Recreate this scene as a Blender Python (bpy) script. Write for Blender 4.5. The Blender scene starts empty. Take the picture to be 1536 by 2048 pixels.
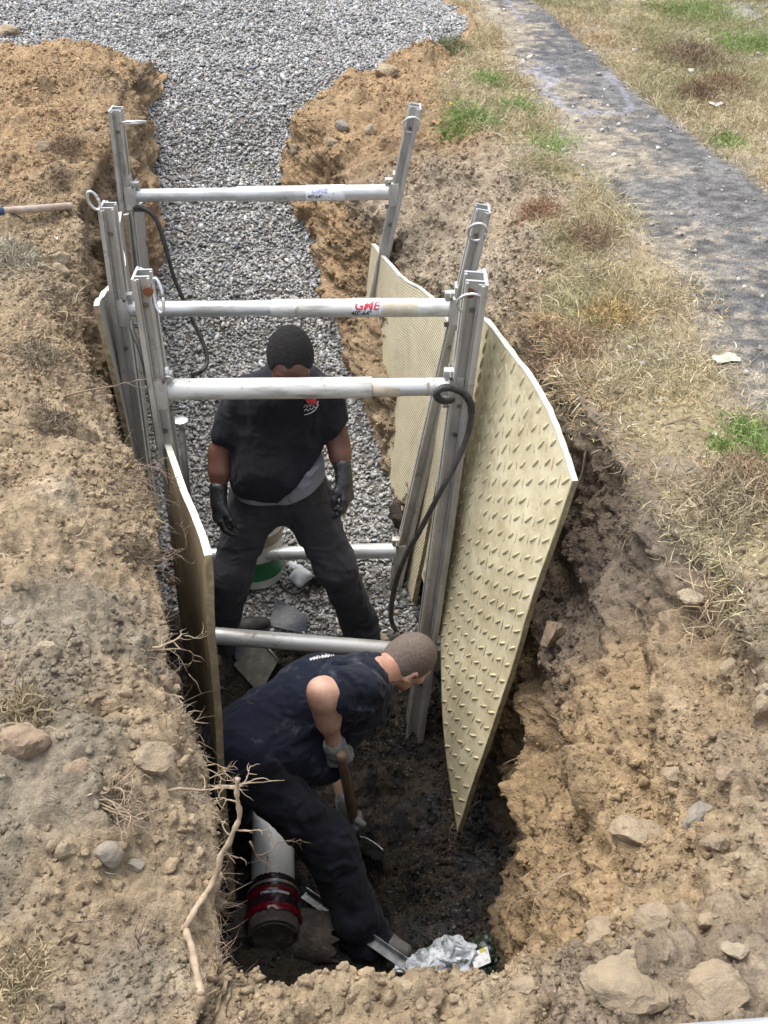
import bpy, math, random
import numpy as np
from mathutils import Vector, Matrix
from mathutils.bvhtree import BVHTree
rng = np.random.default_rng(7)
random.seed(7)
SC = bpy.context.scene
COL = SC.collection
R = math.radians
# ------------------------------------------------------------------ camera (world: Y along the trench, Z up, metres)
PITCH = R(34.3); FPX = 2350.0; CAM = np.array([0.0, -3.72, 2.0])
SP, CP = math.sin(PITCH), math.cos(PITCH)
FWD = np.array([0, CP, -SP]); UP = np.array([0, SP, CP]); RT = np.array([1.0, 0, 0])
def ray(px, py):
    return FWD + RT*((px-768)/FPX) + UP*((1024-py)/FPX)
def WY(px, py, Y):
    """point of the place seen at px,py that lies at distance Y along the trench"""
    d = ray(px, py); t = (Y-CAM[1])/d[1]; return CAM + d*t
def WZ(px, py, z):
    d = ray(px, py); t = (z-CAM[2])/d[2]; return CAM + d*t
# ------------------------------------------------------------------ noise
def _hash(ix, iy, iz, s):
    h = (ix.astype(np.int64)*73856093) ^ (iy.astype(np.int64)*19349663) ^ (iz.astype(np.int64)*83492791) ^ (s*2654435761 & 0x7fffffff)
    h &= 0xffffffff
    h = ((h ^ (h >> 16))*0x45d9f3b) & 0xffffffff
    h = ((h ^ (h >> 16))*0x45d9f3b) & 0xffffffff
    return ((h ^ (h >> 16)) & 0xffff)/65535.0
def vnoise(P, scale, seed=0):
    """value noise in -1..1; scale = cells per metre (number or 3-tuple)"""
    Q = P*np.asarray(scale, float)
    I = np.floor(Q); F = Q-I; F = F*F*F*(F*(F*6-15)+10); I = I.astype(np.int64)
    out = 0
    for dx in (0, 1):
        wx = F[:, 0] if dx else 1-F[:, 0]
        for dy in (0, 1):
            wy = F[:, 1] if dy else 1-F[:, 1]
            for dz in (0, 1):
                wz = F[:, 2] if dz else 1-F[:, 2]
                out = out + wx*wy*wz*_hash(I[:, 0]+dx, I[:, 1]+dy, I[:, 2]+dz, seed)
    return out*2-1
def fbm(P, scale, octv=4, seed=0, gain=.5):
    s = 0; a = 1; t = 0; sc = np.asarray(scale, float)
    for o in range(octv):
        s = s+a*vnoise(P+o*3.17, sc*(2.03**o), seed+o*11); t += a; a *= gain
    return s/t
def cells(P, scale, seed=0):
    """distance to nearest scattered point (in cells) and a random id value"""
    Q = P*np.asarray(scale, float); I = np.floor(Q).astype(np.int64)
    best = np.full(len(P), 9.0); idv = np.zeros(len(P))
    for dx in (-1, 0, 1):
        for dy in (-1, 0, 1):
            for dz in (-1, 0, 1):
                c0, c1, c2 = I[:, 0]+dx, I[:, 1]+dy, I[:, 2]+dz
                h0 = _hash(c0, c1, c2, seed); h1 = _hash(c0, c1, c2, seed+1); h2 = _hash(c0, c1, c2, seed+2)
                d = (Q[:, 0]-c0-h0)**2+(Q[:, 1]-c1-h1)**2+(Q[:, 2]-c2-h2)**2
                m = d < best; best = np.where(m, d, best); idv = np.where(m, _hash(c0, c1, c2, seed+3), idv)
    return np.sqrt(best), idv
def sstep(a, b, x):
    t = np.clip((x-a)/(b-a), 0, 1); return t*t*(3-2*t)
# ------------------------------------------------------------------ scene objects
def mesh_np(name, V, Fq, mat=None, smooth=True, col=None, parent=None):
    """one mesh object; Fq = (n,4) or (n,3) int array or a list of arrays / python polygons"""
    me = bpy.data.meshes.new(name)
    V = np.asarray(V, np.float32)
    if isinstance(Fq, np.ndarray): Fq = [Fq]
    if len(Fq) and isinstance(Fq[0], np.ndarray) and Fq[0].ndim == 2:
        loops = np.concatenate([f.ravel() for f in Fq]).astype(np.int32)
        tot = np.concatenate([np.full(len(f), f.shape[1]) for f in Fq]).astype(np.int32)
        st = np.concatenate([[0], np.cumsum(tot)[:-1]]).astype(np.int32)
        me.vertices.add(len(V)); me.vertices.foreach_set('co', V.ravel())
        me.loops.add(len(loops)); me.loops.foreach_set('vertex_index', loops)
        me.polygons.add(len(tot)); me.polygons.foreach_set('loop_start', st); me.polygons.foreach_set('loop_total', tot)
        me.update(calc_edges=True); me.validate()
    else:
        me.from_pydata([tuple(v) for v in V], [], [tuple(int(i) for i in f) for f in Fq]); me.update()
    if smooth: me.polygons.foreach_set('use_smooth', np.ones(len(me.polygons), bool))
    if col is not None:
        a = me.color_attributes.new('tint', 'FLOAT_COLOR', 'POINT')
        c = np.ones((len(V), 4), np.float32); c[:, :3] = col; a.data.foreach_set('color', c.ravel())
    o = bpy.data.objects.new(name, me); COL.objects.link(o)
    if mat: me.materials.append(mat)
    if parent is not None: o.parent = parent
    return o
def tag(o, label=None, cat=None, group=None, kind=None):
    if label: o['label'] = label
    if cat: o['category'] = cat
    if group: o['group'] = group
    if kind: o['kind'] = kind
    return o
def thing(name, label, cat, loc=(0, 0, 0), group=None):
    o = bpy.data.objects.new(name, None); COL.objects.link(o); o.location = tuple(loc); o.empty_display_size = .1
    return tag(o, label, cat, group)
def adopt(o, parent):
    """make o a part of parent without moving it (meshes are built in world coordinates)"""
    o.parent = parent
    o.matrix_parent_inverse = Matrix.Translation(-parent.location) if parent.type == 'EMPTY' else Matrix.Identity(4)
    return o
class MB:
    """collects shapes into one mesh"""
    def __init__(s): s.V = []; s.F = []; s.n = 0; s.C = []
    def add(s, V, F, c=None):
        V = np.asarray(V, float); s.V.append(V); s.F += [tuple(i+s.n for i in f) for f in F]; s.n += len(V)
        s.C.append(np.tile(np.asarray(c if c is not None else (1, 1, 1), float), (len(V), 1)))
    def box(s, c, size, ax=None, bev=0):
        c = np.asarray(c, float); a = np.eye(3) if ax is None else np.asarray(ax, float)
        h = np.asarray(size, float)/2; b = min(bev, *(h*.45)) if bev else 0
        if not b:
            V = [c+a[0]*h[0]*x+a[1]*h[1]*y+a[2]*h[2]*z for x in (-1, 1) for y in (-1, 1) for z in (-1, 1)]
            s.add(V, [(0, 1, 3, 2), (4, 6, 7, 5), (0, 4, 5, 1), (2, 3, 7, 6), (0, 2, 6, 4), (1, 5, 7, 3)])
        else:
            import bmesh
            bm = bmesh.new(); bmesh.ops.create_cube(bm, size=1)
            for v in bm.verts: v.co = Vector((v.co.x*h[0]*2, v.co.y*h[1]*2, v.co.z*h[2]*2))
            bmesh.ops.bevel(bm, geom=bm.edges[:], offset=b, segments=2, affect='EDGES', profile=.6)
            V = [c+a[0]*v.co.x+a[1]*v.co.y+a[2]*v.co.z for v in bm.verts]
            bm.verts.index_update(); s.add(V, [tuple(v.index for v in f.verts) for f in bm.faces]); bm.free()
    def tube(s, pts, r, n=12, cap=True, flat=1.0):
        pts = [np.asarray(p, float) for p in pts]; m = len(pts)
        rr = r if hasattr(r, '__len__') else [r]*m
        T = []
        for i in range(m):
            d = pts[min(i+1, m-1)]-pts[max(i-1, 0)]; T.append(d/(np.linalg.norm(d)+1e-9))
        up = np.array([0, 0, 1.0]) if abs(T[0][2]) < .9 else np.array([1.0, 0, 0])
        nrm = np.cross(T[0], up); nrm /= np.linalg.norm(nrm); V = []
        for i in range(m):
            nrm = nrm-T[i]*nrm.dot(T[i]); nrm /= np.linalg.norm(nrm); bn = np.cross(T[i], nrm)
            for k in range(n):
                a = 2*math.pi*k/n; V.append(pts[i]+nrm*math.cos(a)*rr[i]+bn*math.sin(a)*rr[i]*flat)
        F = [(i*n+k, i*n+(k+1) % n, (i+1)*n+(k+1) % n, (i+1)*n+k) for i in range(m-1) for k in range(n)]
        if cap: F += [tuple(range(n))[::-1], tuple((m-1)*n+k for k in range(n))]
        s.add(V, F)
    def extrude(s, prof, p0, p1, ax, ay):
        p0 = np.asarray(p0, float); p1 = np.asarray(p1, float); n = len(prof)
        V = [p+ax*a+ay*b for p in (p0, p1) for a, b in prof]
        F = [(k, (k+1) % n, n+(k+1) % n, n+k) for k in range(n)]+[tuple(range(n))[::-1], tuple(n+k for k in range(n))]
        s.add(V, F)
    def build(s, name, mat, parent=None, smooth=False, auto=None):
        V = np.concatenate(s.V); used = sorted({i for f in s.F for i in f}); mp = {j: i for i, j in enumerate(used)}
        o = mesh_np(name, V[used], [tuple(mp[i] for i in f) for f in s.F], mat, smooth or auto is not None)
        if auto is not None:
            try: o.data.set_sharp_from_angle(angle=R(auto))
            except Exception: pass
        if parent is not None: adopt(o, parent)
        return o
def smooth_path(pts, n=8):
    P = [np.asarray(p, float) for p in pts]; P = [2*P[0]-P[1]]+P+[2*P[-1]-P[-2]]; out = []
    for i in range(1, len(P)-2):
        a, b, c, d = P[i-1:i+3]
        for k in range(n):
            t = k/n; out.append(.5*((2*b)+(c-a)*t+(2*a-5*b+4*c-d)*t*t+(3*b-a-3*c+d)*t**3))
    out.append(P[-2]); return out
# ------------------------------------------------------------------ materials
def add_dirt(m, c, scale=6, lo=.52, hi=.66, fine=.35, amount=1.0):
    """a second layer of caked or smeared dirt over a finished material"""
    t = m.node_tree; b = t.nodes['Principled BSDF']; L = t.links.new; src = b.inputs['Base Color'].links[0].from_socket
    tc = N(t, 'ShaderNodeTexCoord'); n = N(t, 'ShaderNodeTexNoise', Scale=scale, Detail=10, Roughness=.72, Distortion=fine); L(tc.outputs['Object'], n.inputs['Vector'])
    r = N(t, 'ShaderNodeMapRange'); r.inputs[1].default_value = lo; r.inputs[2].default_value = hi; r.inputs[4].default_value = amount; L(n.outputs[0], r.inputs[0])
    x = N(t, 'ShaderNodeMix', data_type='RGBA'); L(r.outputs[0], x.inputs[0]); L(src, x.inputs[6]); x.inputs[7].default_value = (*c, 1); L(x.outputs[2], b.inputs['Base Color'])
    if b.inputs['Metallic'].default_value > 0:
        v = N(t, 'ShaderNodeMapRange'); v.inputs[3].default_value = b.inputs['Metallic'].default_value; v.inputs[4].default_value = 0; L(r.outputs[0], v.inputs[0]); L(v.outputs[0], b.inputs['Metallic'])
    v = N(t, 'ShaderNodeMapRange'); v.inputs[3].default_value = b.inputs['Roughness'].default_value; v.inputs[4].default_value = .95; L(r.outputs[0], v.inputs[0]); L(v.outputs[0], b.inputs['Roughness'])
def nt(name):
    m = bpy.data.materials.new(name); m.use_nodes = True; t = m.node_tree; b = t.nodes['Principled BSDF']; return m, t, b
def N(t, kind, **kw):
    n = t.nodes.new(kind)
    for k, v in kw.items():
        if k in n.inputs: n.inputs[k].default_value = v
        else: setattr(n, k, v)
    return n
def mat(name, c, rough=.8, metal=0, var=.25, nscale=8, c2=None, bump=.3, bscale=60, bdist=.004, attr=False, spec=.5, det=8, stretch=None, thr=(.35, .65), coat=0):
    """principled with a noise blend of two colours, and two sizes of bump"""
    m, t, b = nt(name); L = t.links.new
    tc = N(t, 'ShaderNodeTexCoord'); mp = N(t, 'ShaderNodeMapping'); L(tc.outputs['Object'], mp.inputs['Vector'])
    if stretch: mp.inputs['Scale'].default_value = stretch
    n1 = N(t, 'ShaderNodeTexNoise', Scale=nscale, Detail=det, Roughness=.62); L(mp.outputs[0], n1.inputs['Vector'])
    rp = N(t, 'ShaderNodeValToRGB'); rp.color_ramp.elements[0].position = thr[0]; rp.color_ramp.elements[1].position = thr[1]
    c2 = c2 or tuple(x*(1-var) for x in c)
    rp.color_ramp.elements[0].color = (*c2, 1); rp.color_ramp.elements[1].color = (*c, 1); L(n1.outputs[0], rp.inputs[0])
    out = rp.outputs[0]
    if attr:
        at = N(t, 'ShaderNodeVertexColor', layer_name='tint'); mx = N(t, 'ShaderNodeMix', data_type='RGBA', blend_type='MULTIPLY')
        mx.inputs[0].default_value = 1; L(out, mx.inputs[6]); L(at.outputs[0], mx.inputs[7]); out = mx.outputs[2]
    L(out, b.inputs['Base Color'])
    b.inputs['Roughness'].default_value = rough; b.inputs['Metallic'].default_value = metal; b.inputs['Specular IOR Level'].default_value = spec
    if coat: b.inputs['Coat Weight'].default_value = coat; b.inputs['Coat Roughness'].default_value = .15
    if bump:
        n2 = N(t, 'ShaderNodeTexNoise', Scale=bscale, Detail=6, Roughness=.7); L(mp.outputs[0], n2.inputs['Vector'])
        bp = N(t, 'ShaderNodeBump', Strength=bump, Distance=bdist); L(n2.outputs[0], bp.inputs['Height']); L(bp.outputs[0], b.inputs['Normal'])
    return m
# ================================================================== GROUND
# cross sections of the dug trench: at each Y sixteen (x, z) points from far left to far right
KEYS = {
 #        0 far-left  1 bank      2 bank       3 lip        4 undercut    5 base        6 floor      7 floor       8 base      9 wall       10 break     11 lip       12 path     13 path    14 road   15 far
 -3.60: [(-25, .2), (-2.4, .10), (-1.3, .03), (-.50, .0), (-.45, .0), (-.40, .0), (-.2, -.02), (.1, -.02), (.4, .0), (.6, .0), (.9, .0), (1.2, .03), (1.5, .05), (2.5, .05), (2.64, .05), (30, .1)],
 -2.55: [(-25, .2), (-2.4, .12), (-1.3, .05), (-.36, -.02), (-.34, -.03), (-.31, -.04), (-.2, -.06), (.1, -.06), (.33, -.07), (.42, -.05), (.7, .0), (1.3, .03), (1.6, .05), (2.5, .05), (2.64, .05), (30, .1)],
 -2.31: [(-25, .2), (-2.4, .12), (-1.3, .06), (-.33, -.01), (-.31, -.04), (-.28, -.07), (-.15, -.08), (.1, -.07), (.30, -.09), (.40, -.05), (.68, .0), (1.25, .03), (1.6, .05), (2.5, .05), (2.64, .05), (30, .1)],
 -2.20: [(-25, .2), (-2.4, .12), (-1.3, .07), (-.34, .0), (-.33, -.15), (-.32, -.55), (-.15, -.6), (.1, -.6), (.29, -.6), (.37, -.33), (.63, -.1), (1.2, .03), (1.6, .05), (2.5, .05), (2.64, .05), (30, .1)],
 -2.00: [(-25, .2), (-2.4, .13), (-1.3, .08), (-.39, .0), (-.47, -.30), (-.58, -1.7), (-.2, -1.88), (.1, -1.9), (.36, -1.85), (.40, -.95), (.56, -.35), (1.15, .03), (1.55, .05), (2.45, .05), (2.64, .05), (30, .1)],
 -1.60: [(-25, .2), (-2.4, .14), (-1.3, .10), (-.50, .0), (-.62, -.30), (-.74, -1.75), (-.2, -1.9), (.1, -1.92), (.42, -1.88), (.44, -1.05), (.60, -.42), (1.10, .03), (1.5, .05), (2.4, .05), (2.64, .05), (30, .1)],
 -1.20: [(-25, .2), (-2.4, .14), (-1.3, .10), (-.60, .0), (-.70, -.30), (-.80, -1.7), (-.2, -1.88), (.1, -1.9), (.45, -1.86), (.48, -1.05), (.64, -.46), (1.00, .02), (1.4, .05), (2.35, .05), (2.64, .05), (30, .1)],
 -.80:  [(-25, .2), (-2.4, .13), (-1.3, .08), (-.70, -.02), (-.84, -.35), (-.88, -1.7), (-.3, -1.86), (.1, -1.88), (.46, -1.80), (.55, -1.10), (.68, -.50), (.83, .0), (1.32, .05), (2.3, .05), (2.64, .05), (30, .1)],
 -.35:  [(-25, .2), (-2.4, .12), (-1.4, .06), (-.79, -.04), (-.92, -.4), (-.96, -1.6), (-.4, -1.82), (.0, -1.82), (.42, -1.74), (.56, -1.15), (.66, -.60), (.74, .0), (1.25, .04), (2.25, .05), (2.64, .05), (30, .1)],
 .05:   [(-25, .2), (-2.4, .12), (-1.5, .05), (-1.01, -.03), (-1.04, -.4), (-1.0, -1.5), (-.5, -1.70), (-.05, -1.74), (.30, -1.66), (.48, -1.1), (.56, -.55), (.64, .0), (1.20, .04), (2.2, .05), (2.64, .05), (30, .1)],
 .40:   [(-25, .2), (-2.4, .12), (-1.6, .05), (-1.16, -.02), (-1.17, -.4), (-1.08, -1.4), (-.6, -1.53), (-.15, -1.56), (.16, -1.47), (.38, -1.0), (.50, -.45), (.62, .0), (1.20, .04), (2.18, .05), (2.64, .05), (30, .1)],
 1.00:  [(-25, .2), (-2.5, .12), (-1.85, .05), (-1.32, .0), (-1.31, -.4), (-1.22, -1.2), (-.7, -1.33), (-.3, -1.35), (.06, -1.30), (.28, -.85), (.45, -.22), (.72, .0), (1.19, .04), (2.1, .05), (2.64, .05), (30, .1)],
 2.00:  [(-25, .2), (-2.6, .15), (-2.05, .12), (-1.50, .04), (-1.42, -.3), (-1.26, -.88), (-.8, -.96), (-.5, -.98), (-.18, -.93), (-.02, -.6), (.16, -.26), (.88, .02), (1.03, .04), (1.92, .05), (2.64, .05), (30, .1)],
 2.70:  [(-25, .25), (-2.7, .22), (-2.1, .20), (-1.50, .08), (-1.42, -.2), (-1.25, -.60), (-.9, -.66), (-.65, -.66), (-.40, -.62), (-.33, -.38), (-.18, -.14), (.60, .06), (.93, .04), (1.78, .05), (2.64, .05), (30, .1)],
 3.40:  [(-25, .3), (-2.8, .28), (-2.1, .26), (-1.56, .14), (-1.48, -.08), (-1.42, -.33), (-1.0, -.38), (-.8, -.38), (-.62, -.35), (-.58, -.15), (-.44, .04), (.40, .10), (.90, .05), (1.66, .05), (2.64, .05), (30, .1)],
 3.95:  [(-25, .3), (-2.8, .24), (-2.1, .26), (-1.58, .16), (-1.52, .04), (-1.5, -.10), (-1.1, -.14), (-.8, -.12), (-.35, -.08), (-.30, .03), (-.16, .10), (.35, .10), (.86, .05), (1.57, .05), (2.64, .05), (30, .1)],
 4.50:  [(-25, .2), (-2.8, .12), (-2.1, .10), (-1.6, .06), (-1.5, .05), (-1.4, .04), (-1.1, .04), (-.6, .04), (.0, .05), (.1, .06), (.2, .07), (.5, .06), (.83, .05), (1.5, .05), (2.64, .05), (30, .1)],
 5.50:  [(-25, .3), (-2.9, .26), (-2.2, .25), (-1.6, .24), (-1.4, .24), (-1.2, .23), (-.8, .22), (-.2, .18), (.4, .10), (.5, .08), (.6, .06), (.7, .05), (.80, .05), (1.38, .05), (2.64, .05), (30, .1)],
 7.00:  [(-25, .5), (-2.9, .5), (-2.2, .55), (-1.6, .55), (-1.4, .55), (-1.2, .5), (-.8, .45), (-.3, .30), (.1, .12), (.2, .08), (.3, .06), (.4, .05), (.6, .05), (1.20, .05), (2.64, .05), (30, .1)],
 10.0:  [(-25, .6), (-2.9, .9), (-2.2, .9), (-1.6, .9), (-1.4, .85), (-1.2, .8), (-.8, .6), (-.5, .4), (-.3, .10), (-.2, .08), (-.1, .06), (.0, .05), (.2, .05), (.9, .05), (2.64, .05), (30, .1)],
 60.0:  [(-25, .6), (-2.9, .5), (-2.2, .5), (-1.6, .5), (-1.4, .5), (-1.2, .5), (-.8, .5), (-.5, .4), (-.3, .10), (-.2, .08), (-.1, .06), (.0, .05), (.2, .05), (.9, .05), (2.64, .05), (30, .1)],
}
yk = np.array(sorted(KEYS)); KX = np.array([[p[0] for p in KEYS[y]] for y in yk]); KZ = np.array([[p[1] for p in KEYS[y]] for y in yk])
Ys = np.concatenate([np.linspace(-3.6, -2.62, 24), np.arange(-2.6, 3.0, .0098), np.arange(3.0, 7.6, .021), np.geomspace(7.65, 60, 30)])
SEG = [16, 64, 120, 30, 80, 30, 30, 30, 84, 76, 66, 60, 60, 76, 22]
U = np.concatenate([i+np.arange(n)/n for i, n in enumerate(SEG)]+[[15.0]])
NR, NC = len(Ys), len(U)
def pchip_rows(K):
    out = np.empty((NR, K.shape[1]))
    t = np.clip(np.searchsorted(yk, Ys, side='right')-1, 0, len(yk)-2)
    f = (Ys-yk[t])/(yk[t+1]-yk[t]); f = f*.6+.4*f*f*(3-2*f)
    return K[t]*(1-f)[:, None]+K[t+1]*f[:, None]
RX, RZ = pchip_rows(KX), pchip_rows(KZ)
ui = np.clip(U.astype(int), 0, 14); uf = U-ui
GX = RX[:, ui]*(1-uf)+RX[:, ui+1]*uf; GZ = RZ[:, ui]*(1-uf)+RZ[:, ui+1]*uf
GY = np.repeat(Ys[:, None], NC, 1)
# round the section corners a little
for _ in range(5):
    for G in (GX, GZ): G[:, 1:-1] = G[:, 1:-1]*.5+.25*(G[:, :-2]+G[:, 2:])
for _ in range(4):
    for G in (GX, GZ): G[1:-1, 100:-60] = G[1:-1, 100:-60]*.5+.25*(G[:-2, 100:-60]+G[2:, 100:-60])
# the left bank rolls over before it drops
sr = np.clip((U-2.35)/.65, 0, 1)**2*np.clip(1-(U-3.0)/1.2, 0, 1)
GZ -= .15*sr[None]*(sstep(-2.45, -2.2, Ys)*(1-sstep(1.0, 1.8, Ys)))[:, None]
def grid_normals(X, Y, Z):
    P = np.stack([X, Y, Z], -1); du = np.gradient(P, axis=1); dv = np.gradient(P, axis=0)
    n = np.cross(du, dv); return n/(np.linalg.norm(n, axis=-1, keepdims=True)+1e-9)
NB = grid_normals(GX, GY, GZ).reshape(-1, 3)
P0 = np.stack([GX, GY, GZ], -1).reshape(-1, 3)
UU = np.repeat(U[None], NR, 0).ravel(); YY = GY.ravel()
def band(a, b, w=.25): return sstep(a-w, a+w, UU)*(1-sstep(b-w, b+w, UU))
wall = band(3.2, 5.0, .2)+band(8.0, 11.0, .25)
floor = band(5.0, 8.0, .2)
bank = 1-sstep(2.9, 3.2, UU)
pathm = band(12, 13, .12)
grassR = band(11.1, 12, .2)+band(13.0, 14, .1)
roadm = sstep(13.95, 14.0, UU)
# where the gravel lies
edgeR = np.interp(P0[:, 1], [3.9, 4.5, 5.0, 5.5, 6.6, 8, 60], [-.2, .05, .45, .66, .40, .2, .2])
gr_far = sstep(4.25, 4.36, YY+.12*vnoise(P0, (2.2, .1, .1), 5))*(1-sstep(-.05, .05, P0[:, 0]-edgeR+.05*vnoise(P0, 4, 6)))
gr_far *= sstep(-.1, .1, P0[:, 0]-np.interp(P0[:, 1], [4, 5.6, 6.4, 7.5, 60], [-9, -3.4, -2.9, -2.4, -2.4]))
gr_tr = sstep(.30, .45, YY-.1*vnoise(P0, 3, 8)-.05)*sstep(4.82, 5.05, UU)*(1-sstep(8.0, 8.12, UU))
gravelM = np.clip(gr_far+gr_tr, 0, 1)
rough = .62*bank+1.15*wall+1.0*floor+.22*grassR+.03*pathm
rough = rough*(1-.9*gravelM)*(1-roadm)
rough *= 1-sstep(7.5, 9, YY)
big = fbm(P0, 1.7, 3, 1)
mid = fbm(P0, (6, 6, 9), 4, 2)
fine = fbm(P0, 26, 4, 3)
d1, i1 = cells(P0+.02*mid[:, None], (8.5, 8.5, 13), 20)
d2, i2 = cells(P0+.01*fine[:, None], 24, 31)
d3, i3 = cells(P0, 60, 41)
lumps = np.maximum(0, .62-d1)*(.3+i1)
lum2 = np.maximum(0, .62-d2)*(i2 > .35)*(.3+i2)
lum3 = np.maximum(0, .62-d3)*(i3 > .4)
tooth = fbm(P0, (14, 2.2, 5), 3, 50)     # bucket scrapes running down the cut walls
smoothR = band(9.9, 11, .3)*sstep(-1.3, -.9, YY)*(1-sstep(1.2, 1.7, YY))      # scraped smooth stretch by the near panel
disp = rough*(.05*big*(wall+.6*bank)+.045*mid+.045*lumps*(1-.6*smoothR)*(wall+.45*bank+.5*floor)+.014*lum2+.006*lum3+.026*fine+.02*tooth*wall)
disp += .012*big*(pathm+grassR)+gravelM*(.03*big+.014*mid)
# ledges, hollows and knobs of the cut on the right, bank mounds on the left
def terr(x, k, sh):      # broken steps: flat faces with sharp little edges
    y = x*k; f = np.floor(y); t = y-f; return (f+sstep(.5-sh, .5+sh, t))/k
st1 = terr(fbm(P0, (2.4, 2.4, 4.5), 4, 210, .55), 7, .10); st2 = terr(fbm(P0+.3, (7, 7, 12), 4, 220, .6), 5, .12)
rid = 1-np.abs(fbm(P0, (9, 9, 15), 4, 230, .6))*4
disp += rough*(.075*st1*(wall+.55*bank+.4*floor)+.050*st2+.012*np.clip(rid, -1, 1))*(1-.55*smoothR)*(1-.5*sstep(1.2, 1.8, YY)*wall)
strata = np.maximum(0, vnoise(P0, (3, 2.0, 7), 61))
disp += band(8.1, 10.6, .2)*.10*strata*(1-smoothR)*(1-gravelM)
disp -= band(3.1, 4.6, .2)*.06*np.maximum(0, vnoise(P0, (4, 4, 5), 66))
disp += bank*(1-gravelM)*(.06*terr(fbm(P0, (2.6, 4.0, 3), 3, 260), 6, .16)+.05*np.maximum(0, fbm(P0, (5, 7, 5), 3, 261)))
disp += bank*(1-gravelM)*.05*np.maximum(0, vnoise(P0, (2.2, 2.2, 2), 67))*sstep(-2.6, -2, YY)
P1 = P0+NB*disp[:, None]
low = band(12.2, 12.8, .3)*0
P1[:, 2] += -.02*pathm*sstep(.2, .9, vnoise(P0, (1.5, .6, 1), 9))
G1 = P1.reshape(NR, NC, 3)
NB1 = grid_normals(G1[..., 0], G1[..., 1], G1[..., 2]).reshape(-1, 3)
# ------------------------------------------------------------------ soil colours (the earth's own colours, by layer and wetness)
def C(*c): return np.array(c, float)
TAN, PALE, GREY, ORANGE, BROWN, MUCK = C(.390, .310, .212), C(.46, .39, .285), C(.275, .238, .186), C(.39, .280, .172), C(.21, .145, .095), C(.025, .0245, .026)
STRAW, GREENG, ASPH, DUST = C(.36, .31, .20), C(.12, .17, .06), C(.110, .110, .108), C(.36, .31, .225)
def lerp(a, b, t): return a*(1-t[:, None])+b*t[:, None]
col = np.tile(TAN, (len(P0), 1))
n1 = fbm(P0, 1.3, 4, 70); n2 = fbm(P0, 5, 4, 71); n3 = fbm(P0, 18, 3, 72)
col = lerp(col, GREY, sstep(-.05, .35, n1+.5*n2)*(.75*bank+.25))
col = lerp(col, PALE, sstep(.25, .5, n2-.4*n1)*.6)
zz = P1[:, 2]
# orange sub-soil in the far walls and spoil
far = sstep(1.2, 2.4, YY)*(1-grassR)*(1-pathm)
col = lerp(col, ORANGE, far*(.35+.65*sstep(-.3, .3, n2+.3))*(1-.45*sstep(9.9, 10.5, UU)*(1-sstep(2.5, 3.2, YY))))
col = lerp(col, BROWN, far*wall*sstep(-.1, .4, n1+n3*.6)*.7*(1-sstep(3.0, 3.6, YY)))
clayr = band(9.6, 11.2, .3)*sstep(.7, 1.2, YY)*(1-sstep(2.3, 2.9, YY))
col = lerp(col, C(.40, .35, .28), clayr*.75*sstep(-.3, .2, n1+.2))
# right cut near the camera: warm tan low, greyer topsoil high
nearw = band(8.0, 11.2, .3)*(1-sstep(.2, 1.0, YY))
col = lerp(col, C(.375, .275, .165), nearw*sstep(.0, -.4, zz)*.92)
col = lerp(col, C(.175, .145, .120), nearw*sstep(-1.25, -.85, YY+.3*n1)*sstep(-1.1, -.6, zz)*.9)
col = lerp(col, C(.23, .195, .16), nearw*sstep(-.25, .05, zz)*.6)
# black wet soil at the bottom of the near trench
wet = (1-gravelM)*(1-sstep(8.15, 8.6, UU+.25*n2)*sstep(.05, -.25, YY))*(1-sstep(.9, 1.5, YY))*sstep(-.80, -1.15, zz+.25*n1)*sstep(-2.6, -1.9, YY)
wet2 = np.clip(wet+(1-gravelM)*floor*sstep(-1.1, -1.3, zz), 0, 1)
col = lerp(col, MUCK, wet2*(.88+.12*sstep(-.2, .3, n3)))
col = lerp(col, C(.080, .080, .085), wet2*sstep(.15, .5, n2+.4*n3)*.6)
root = band(3.1, 4.2, .15)*sstep(-.6, -.1, zz)
col = lerp(col, C(.17, .13, .095), root*.7*sstep(-.3, .2, n2+.1))
# verge
col = lerp(col, lerp(np.tile(STRAW, (len(P0), 1)), GREY, sstep(-.2, .3, n2+n1*.4)), np.clip(grassR, 0, 1)*.85)
col = lerp(col, C(.2, .22, .1), band(13.05, 14, .15)*sstep(0, .4, n1)*.25)
# path: dark chip seal with washed-over dust, darker damp runs and pale mineral streaks
dustm = sstep(-.22, .28, 1.0*fbm(P0, (3.5, 5.0, 1), 5, 80, .75)*.55+.15*vnoise(P0, (1, 1.6, 1), 87)+.9*(np.interp(YY, [-.5, 1, 2.5, 5], [12.08, 12.2, 12.42, 12.5])-UU)+.35*n3)*(UU < 12.98)
pc = lerp(np.tile(ASPH*1.35, (len(P0), 1))*(1+.35*n3[:, None]), DUST, dustm*.72)
wetrun = sstep(.80, .93, 1-np.abs(vnoise(P0, (2.3, .8, 1), 83)*2.4+.35*n2+.12*n3))*sstep(-.3, .2, vnoise(P0, (.8, .8, 1), 84))
pc = lerp(pc, C(.27, .285, .34), wetrun*.6)
pc = lerp(pc, C(.065, .07, .09), sstep(.1, .4, fbm(P0, (3, 1.6, 1), 3, 85))*.55*(1-dustm)); pc = pc*(1+.5*fbm(P0, 45, 2, 88))[:, None]
col = lerp(col, pc, pathm)
col = lerp(col, C(.36, .365, .37), roadm)
col = lerp(col, C(.2, .195, .185), gravelM)
col *= (1+.34*n3+.14*n2)[:, None]
crev = np.clip(1-.0*d1, 0, 1)
col = np.clip(col, .01, .8)
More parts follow.
